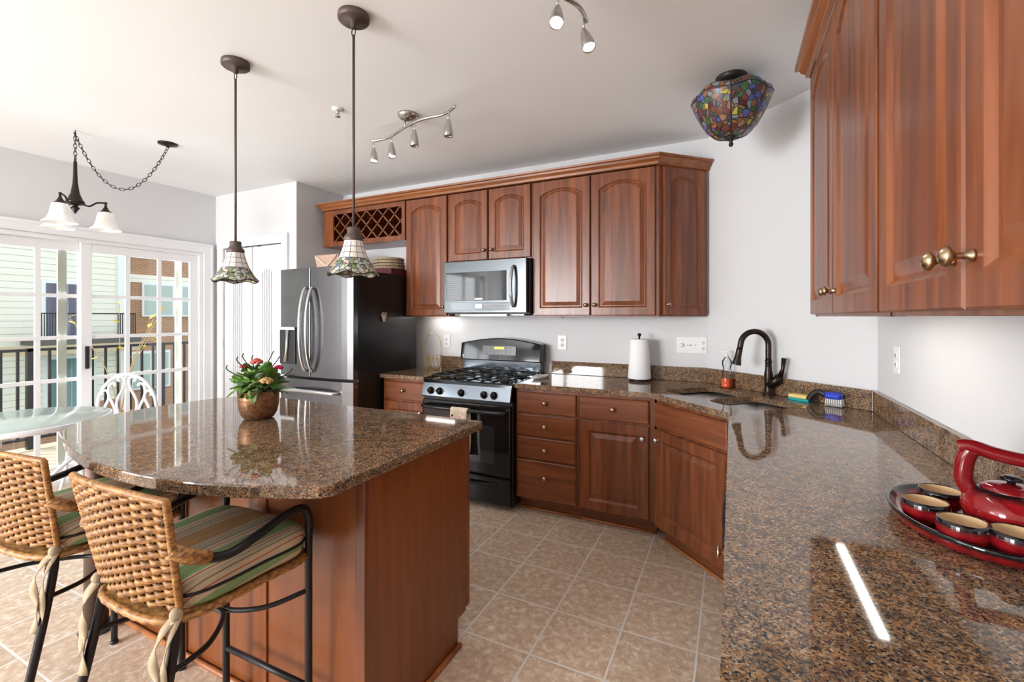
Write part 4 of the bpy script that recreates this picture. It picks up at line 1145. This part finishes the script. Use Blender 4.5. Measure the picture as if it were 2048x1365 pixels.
# ------------------------------------------------------------------ potted plant on island
e = empty('potted_plant', (-1.955, 1.36, CZ)); tag(e, 'flower arrangement with green leaves in a brown metallic pot on the island', 'potted plant')
POT = mat('hammered_copper_pot', rough=.42, metal=.6); Nn, Ll, Pp = nodes(POT); _n = noise(POT, coords(POT), 90, 3)
Ll.new(ramp(POT, _n.outputs[0], [(.35,(.14,.06,.025)),(.65,(.30,.15,.07))]), Pp.inputs['Base Color']); bump(POT, _n.outputs[0], .3, .002)
PR = .086
MB().lathe([(0,0),(.052,0),(.064,.008),(.076,.028),(.083,.06),(.085,.09),(.086,.128),(.082,.128),(.080,.08),(.07,.03),(0,.03)], n=40).build('pot', POT, e)
MB().lathe([(0,.112),(.081,.108)], n=24).build('soil', mat('moss_soil', (.05,.045,.02), .9), e)
def leafmat(name, a, b):
    m = mat(name, rough=.45); N, L, P = nodes(m); n = noise(m, coords(m), 30, 2); L.new(ramp(m, n.outputs[0], [(.35,a),(.65,b)]), P.inputs['Base Color']); P.inputs['Subsurface Weight'].default_value = 0; return m
LG = leafmat('green_leaf', (.04,.13,.015), (.14,.30,.04)); LG2 = leafmat('light_leaf', (.12,.22,.06), (.30,.42,.14)); LGR = leafmat('grey_leaf', (.10,.13,.10), (.22,.27,.22))
def leaf(g, base, tip, w, lobes=0, sag=.02, roll=0):
    base, tip = Vector(base), Vector(tip); d = tip-base; L_ = d.length; d.normalize()
    side = d.cross(Vector((0,0,1))); side = side.normalized() if side.length > .05 else Vector((1,0,0)); upv = side.cross(d)
    if roll: q_ = Matrix.Rotation(roll, 3, d); side = q_ @ side; upv = q_ @ upv
    n = 14; rows = []
    for k in range(n+1):
        t = k/n; ww = w*sin(pi*min(1,t*.95+.03))**.8
        if lobes: ww *= (.55+.45*abs(sin(pi*t*lobes)))
        c_ = base+d*L_*t+Vector((0,0,-sag*t*t))
        rows.append([tuple(c_+side*ww*s_+upv*(abs(s_)*.15*w)) for s_ in (-1,-.5,0,.5,1)])
    g.loft(rows, False, True)
rnd = random.Random(3)
def leaves(name, m, n, rr, zz, w, lobes, lenr):
    for k in range(n):
        g = MB(); a = rnd.uniform(0, 2*pi); el = rnd.uniform(*zz); l = rnd.uniform(*lenr)
        b = (rnd.uniform(0,.03)*cos(a), rnd.uniform(0,.03)*sin(a), .12+rnd.uniform(0,.05))
        t = (b[0]+l*cos(el)*cos(a), b[1]+l*cos(el)*sin(a), b[2]+l*sin(el))
        leaf(g, b, t, rnd.uniform(*w), lobes, .02, rnd.uniform(-1.1, 1.1)); g.build('leaf', m, e, solid=.001)
leaves('a', LG, 40, 0, (-.1, 1.35), (.026,.038), 4, (.075,.125))
leaves('b', LG2, 22, 0, (0, 1.3), (.026,.040), 3, (.08,.13))
leaves('c', LGR, 9, 0, (.1, .7), (.014,.02), 0, (.10,.16))
# big drooping front leaf toward the viewer
for (tx, ty, tz, mm, w_) in ((.085,-.085,.085,LG2,.026),(.05,-.12,.13,LG2,.026),(.10,-.06,.15,LG2,.024),(.02,-.125,.15,LG,.026),(-.04,-.12,.11,LG,.026),(.10,.05,.11,LG,.022),(.07,.10,.10,LG,.02)):
    g = MB(); leaf(g, (0,-.02,.19), (tx,ty,tz), w_, 4, .0); g.build('leaf', mm, e, solid=.001)
def flower(c, r, m, n=14):
    g = MB()
    for k in range(n):
        a = k*2.4; rr = r*sqrt(k/n); 
        g.ball((c[0]+rr*cos(a)*.8, c[1]+rr*sin(a)*.8, c[2]+r*.5*(1-k/n)), r*.42, 8, (1,1,.8))
    g.build('flower', m, e)
flower((.055,.060,.225), .020, mat('magenta_flower', (.42,.005,.06), .6)); flower((.0,-.01,.255), .026, mat('coral_flower', (.50,.10,.07), .6)); flower((-.05,-.04,.235), .015, mat('red_flower', (.45,.03,.03), .6)); flower((.095,-.030,.175), .028, mat('tan_dried_flower', (.50,.30,.12), .8)); flower((.02,.035,.245), .014, bpy.data.materials['red_flower'])
for (x, y, z) in ((-.05,-.07,.285),(-.04,-.05,.30),(-.02,-.02,.29),(.03,.045,.305),(.05,.06,.28),(-.06,-.11,.25),(.07,.11,.22)):
    MB().tube(spline([(0,0,.14),(x*.5,y*.5,z*.75),(x*.9,y,z-.02),(x*1.05+.01,y,z)],5), [.0025]*16, 5).build('twig', mat('dark_twig', (.05,.07,.04), .7), e)

# ------------------------------------------------------------------ patio-style table and chair
tcx, tcy, tr = -3.93, 1.17, .43
e = empty('bistro_table', (tcx, tcy, 0)); tag(e, 'round white wrought iron table with frosted glass top', 'table')
GT = mat('frosted_glass_top', (.42,.50,.46), .15, spec=.5)
MB().lathe([(0,.722),(tr-.012,.722),(tr-.006,.728),(tr-.006,.736),(tr-.012,.740),(0,.740)], n=64).build('tabletop', GT, e)
MB().lathe([(tr-.03,.705),(tr,.705),(tr+.004,.712),(tr+.004,.735),(tr-.004,.738),(tr-.006,.722),(tr-.03,.72),(tr-.03,.705)], n=64).build('rim', WHITEI, e)
for k in range(3):
    a = R(-40+120*k); c, s = cos(a), sin(a)
    pts = [(.33*c,.33*s,.70),(.36*c,.36*s,.62),(.30*c,.30*s,.50),(.15*c,.15*s,.36),(.12*c,.12*s,.26),(.22*c,.22*s,.12),(.34*c,.34*s,.03),(.37*c,.37*s,.0)]
    g = MB().tube(spline(pts, 6), .013, 8)
    g.tube([((.27+.055*cos(t))*c, (.27+.055*cos(t))*s, .63+.055*sin(t)) for t in [2*pi*q/16 for q in range(16)]], .008, 6, True)
    g.tube(spline([(.18*c,.18*s,.70),(.19*c,.19*s,.6),(.27*c,.27*s,.52),(.2*c,.2*s,.42)],5), .009, 6)
    g.build('leg', WHITEI, e)
MB().tube([(.14*cos(t), .14*sin(t), .30) for t in [2*pi*q/32 for q in range(32)]], .008, 6, True).tube([(.30*cos(t), .30*sin(t), .70) for t in [2*pi*q/32 for q in range(32)]], .008, 6, True).build('ring_brace', WHITEI, e)

e = empty('iron_chair', (-4.42, 1.80, 0), R(25)); tag(e, 'white scrolled iron garden chair behind the round table', 'chair')
# local: faces -y, back at +y
bw = .25
def arcp(t): return (-bw*cos(t), .19, .60+.295*sin(t))
g = MB(); g.tube([( -bw,.19,.45)]+[arcp(pi*k/24) for k in range(25)]+[(bw,.19,.45)], .0125, 8)
for sx in (1,-1):
    g.tube(spline([(sx*.02,.19,.45),(sx*.075,.19,.58),(sx*.08,.19,.68),(sx*.03,.19,.78),(sx*.02,.19,.85),(sx*.05,.19,.875),(sx*.075,.19,.855),(sx*.06,.19,.835)],5), .010, 6)
    g.tube(spline([(sx*.09,.19,.45),(sx*.10,.19,.6),(sx*.15,.19,.72),(sx*.145,.19,.80),(sx*.11,.19,.82),(sx*.095,.19,.80)],5), .010, 6)
    g.tube(spline([(sx*.19,.19,.45),(sx*.19,.19,.6),(sx*.15,.19,.70),(sx*.17,.19,.76),(sx*.205,.19,.745),(sx*.20,.19,.72)],5), .010, 6)
g.build('backrest', WHITEI, e)
MB().lathe([(0,.435),(.2,.435),(.215,.445),(.21,.455),(0,.457)], n=32).build('seat', WHITEI, e)
for (x, y) in ((.17,-.15),(-.17,-.15),(.2,.17),(-.2,.17)):
    MB().tube([(x*.9,y*.9,.44),(x,y,.2),(x*1.15,y*1.2,0)], .011, 8).build('leg', WHITEI, e)

# ------------------------------------------------------------------ outside
def siding(name, col, step=.2):
    m = mat(name, rough=.6); N, L, P = nodes(m)
    tc = new(m, 'ShaderNodeTexCoord'); s_ = new(m, 'ShaderNodeSeparateXYZ'); L.new(tc.outputs['Object'], s_.inputs[0])
    f = math_n(m, 'FRACT', math_n(m, 'MULTIPLY', s_.outputs[2], 1/step))
    L.new(ramp(m, f, [(0,tuple(c*.55 for c in col)),(.07,tuple(c*.6 for c in col)),(.12,col),(1,col)]), P.inputs['Base Color']); bump(m, f, .5, .02); return m
def brickm(name):
    m = mat(name, rough=.8); N, L, P = nodes(m); b = new(m, 'ShaderNodeTexBrick'); b.inputs['Scale'].default_value = 1
    b.inputs['Brick Width'].default_value = .24; b.inputs['Row Height'].default_value = .085; b.inputs['Mortar Size'].default_value = .01
    b.inputs['Color1'].default_value = (.36,.165,.085,1); b.inputs['Color2'].default_value = (.44,.22,.12,1); b.inputs['Mortar'].default_value = (.46,.34,.25,1)
    L.new(coords(m, rot=(0,R(90),R(90))), b.inputs['Vector']); L.new(b.outputs['Color'], P.inputs['Base Color']); return m
SID = siding('pale_cream_siding', (.88,.84,.72), .24); BRK = brickm('red_brown_brick')
KX = -23.4; kk = 1.8
def sy(y): return y*kk
def sz(z): return 1.37+(z-1.37)*kk
WHT = mat('exterior_white', (.8,.82,.8), .6); PURP = mat('dark_sliding_door', (.12,.11,.16), .25); TEAL = mat('teal_glass_door', (.10,.22,.21), .2); TAN = mat('tan_beam', (.55,.43,.28), .7)
BK = (KX, 8, -6)
b = empty('apartment_building', BK); tag(b, 'pale sided apartment block with balconies beyond the deck, left part of the view', 'building')
def rel(mb, name, m, par=b, B=BK): o = mb.build(name, m, par); o.location = (-B[0], -B[1], -B[2]); return o
rel(MB().box(KX-6, KX, -14, sy(5.72), -6, 12), 'wall', SID)
rel(MB().box(KX, KX+.10, sy(5.5), sy(5.74), -6, 12), 'corner_board', WHT)
for (y0, y1, z0, z1, m_) in ((4.27,4.95,.93,2.08,PURP),(4.3,5.05,-.6,.46,TEAL)):
    w_ = rel(MB().box(KX, KX+.06, sy(y0)-.12, sy(y1)+.12, sz(z0)-.05, sz(z1)+.14), 'balcony_door', WHT)
    w_.location = (-BK[0], -BK[1], -BK[2])
    g = MB().box(KX+.055, KX+.075, sy(y0), sy(y1), sz(z0), sz(z1)); g.build('pane', m_, w_)
    g = MB()
    for q in range(1,4): g.box(KX+.074, KX+.09, sy(y0)+q*(sy(y1)-sy(y0))/4-.02, sy(y0)+q*(sy(y1)-sy(y0))/4+.02, sz(z0), sz(z1))
    g.build('door_grid', mat('door_grid_grey', (.3,.32,.4), .5), w_)
rel(MB().box(KX, KX+1.6, sy(3.9), sy(5.6), sz(.80), sz(.90)), 'balcony_slab', mat('slab_dark', (.12,.11,.10), .7))
rel(MB().box(KX+1.5, KX+1.62, sy(3.0), sy(5.6), sz(.62), sz(.80)), 'balcony_beam', TAN)
g = MB()
for q in list(range(9))+list(range(31,40)):
    y = sy(3.95)+q*(sy(5.5)-sy(3.95))/39; g.box(KX+1.45, KX+1.48, y-.012, y+.012, sz(.9), sz(1.45))
g.box(KX+1.43, KX+1.5, sy(3.95), sy(5.5), sz(1.45)-.04, sz(1.45))
rel(g, 'balcony_railing', IRON)
rel(MB().box(KX, KX+.05, -14, sy(5.72), -6, sz(-.55)), 'brick_base', BRK)
BK2 = (KX-1.2, 14, -6)
b2 = empty('brick_building', BK2); tag(b2, 'red brick apartment block with white windows beyond the deck, right part of the view', 'building')
X2 = KX-1.2
rel(MB().box(X2-6, X2, sy(5.74), 40, -6, 14), 'wall', BRK, b2, BK2)
VIN = mat('building_glass', (.42,.50,.46), .15)
for (y0, y1, z0, z1) in ((6.35,7.0,1.42,2.2),(7.25,7.9,1.42,2.2),(6.1,6.9,-.45,.42),(6.1,6.6,2.95,3.5),(6.95,7.4,2.95,3.5),(8.3,9.0,1.42,2.2),(7.6,8.3,-.45,.42)):
    w_ = rel(MB().box(X2, X2+.08, sy(y0)-.09, sy(y1)+.09, sz(z0)-.08, sz(z1)+.12), 'window', WHT, b2, BK2)
    MB().box(X2+.075, X2+.095, sy(y0), sy((y0+y1)/2)-.04, sz(z0), sz((z0+z1)/2)-.03).box(X2+.075, X2+.095, sy((y0+y1)/2)+.04, sy(y1), sz(z0), sz((z0+z1)/2)-.03).box(X2+.075, X2+.095, sy(y0), sy((y0+y1)/2)-.04, sz((z0+z1)/2)+.03, sz(z1)).box(X2+.075, X2+.095, sy((y0+y1)/2)+.04, sy(y1), sz((z0+z1)/2)+.03, sz(z1)).build('pane', VIN, w_)
rel(MB().box(X2, X2+.07, sy(5.74), sy(8.2), sz(2.25), sz(2.45)), 'siding_band', SID, b2, BK2)
# deck
DECK = mat('deck_boards', rough=.6); Nn, Ll, Pp = nodes(DECK)
tc = new(DECK, 'ShaderNodeTexCoord'); s_ = new(DECK, 'ShaderNodeSeparateXYZ'); Ll.new(tc.outputs['Object'], s_.inputs[0])
f_ = math_n(DECK, 'FRACT', math_n(DECK, 'MULTIPLY', s_.outputs[0], 1/.14))
Ll.new(ramp(DECK, f_, [(0,(.16,.10,.06)),(.05,(.60,.47,.33)),(.95,(.68,.55,.42)),(1,(.5,.4,.3))]), Pp.inputs['Base Color'])
o = MB().box(-6.95, XL-.13, -4, 6, -.2, -.06).build('deck', DECK); tag(o, kind=FR)
o = MB().box(-60, -6.96, -40, 60, -6.1, -6).build('ground', mat('lawn', (.12,.18,.06), .9)); tag(o, kind=FR)
e = empty('deck_railing', (-6.82, 1.8, -.06)); tag(e, 'black metal railing along the deck edge', 'railing')
g = MB().box(-.03,.03,-4.6,4.2,1.055,1.085).box(-.02,.02,-4.6,4.2,.10,.13); g.build('rail', IRON, e)
for q in range(52):
    y = -2.4+q*.125
    MB().box(-.011,.011,y-.011,y+.011,.12,1.06).build('baluster', IRON, e)
for y in (-.9,.32,1.55,2.8): MB().box(-.03,.03,y-.03,y+.03,0,1.09).build('post', IRON, e)
# yellow-flowering potted shrub on the deck
e = empty('potted_shrub', (-6.35, 2.72, -.06)); tag(e, 'leggy potted shrub with yellow leaves on the deck', 'shrub')
MB().lathe([(0,0),(.13,0),(.18,.3),(.19,.32),(.17,.32),(.16,.28),(0,.27)], n=28).build('pot', mat('terracotta', (.45,.2,.11), .8), e)
YL = leafmat('yellow_leaf', (.55,.45,.02), (.75,.65,.05)); TW = mat('branch_tan', (.42,.30,.18), .8)
r3 = random.Random(5)
g = MB(); lf = MB()
for k in range(5):
    a = r3.uniform(0, 2*pi); h = r3.uniform(.6, 1.35); l = r3.uniform(.15,.55)
    p = [(0,0,.27),(l*.3*cos(a),l*.3*sin(a),.27+h*.5),(l*cos(a),l*sin(a),.27+h)]
    sp_ = spline(p, 5); g.tube(sp_, [.008*(1-.6*i/len(sp_)) for i in range(len(sp_))], 5)
    for q in range(5):
        b_ = sp_[-1-q]; t_ = b_+Vector((r3.uniform(-.12,.12), r3.uniform(-.12,.12), r3.uniform(-.05,.06))); leaf(lf, b_, t_, .022, 0, .02)
g.build('branches', TW, e); lf.build('leaves', YL, e)
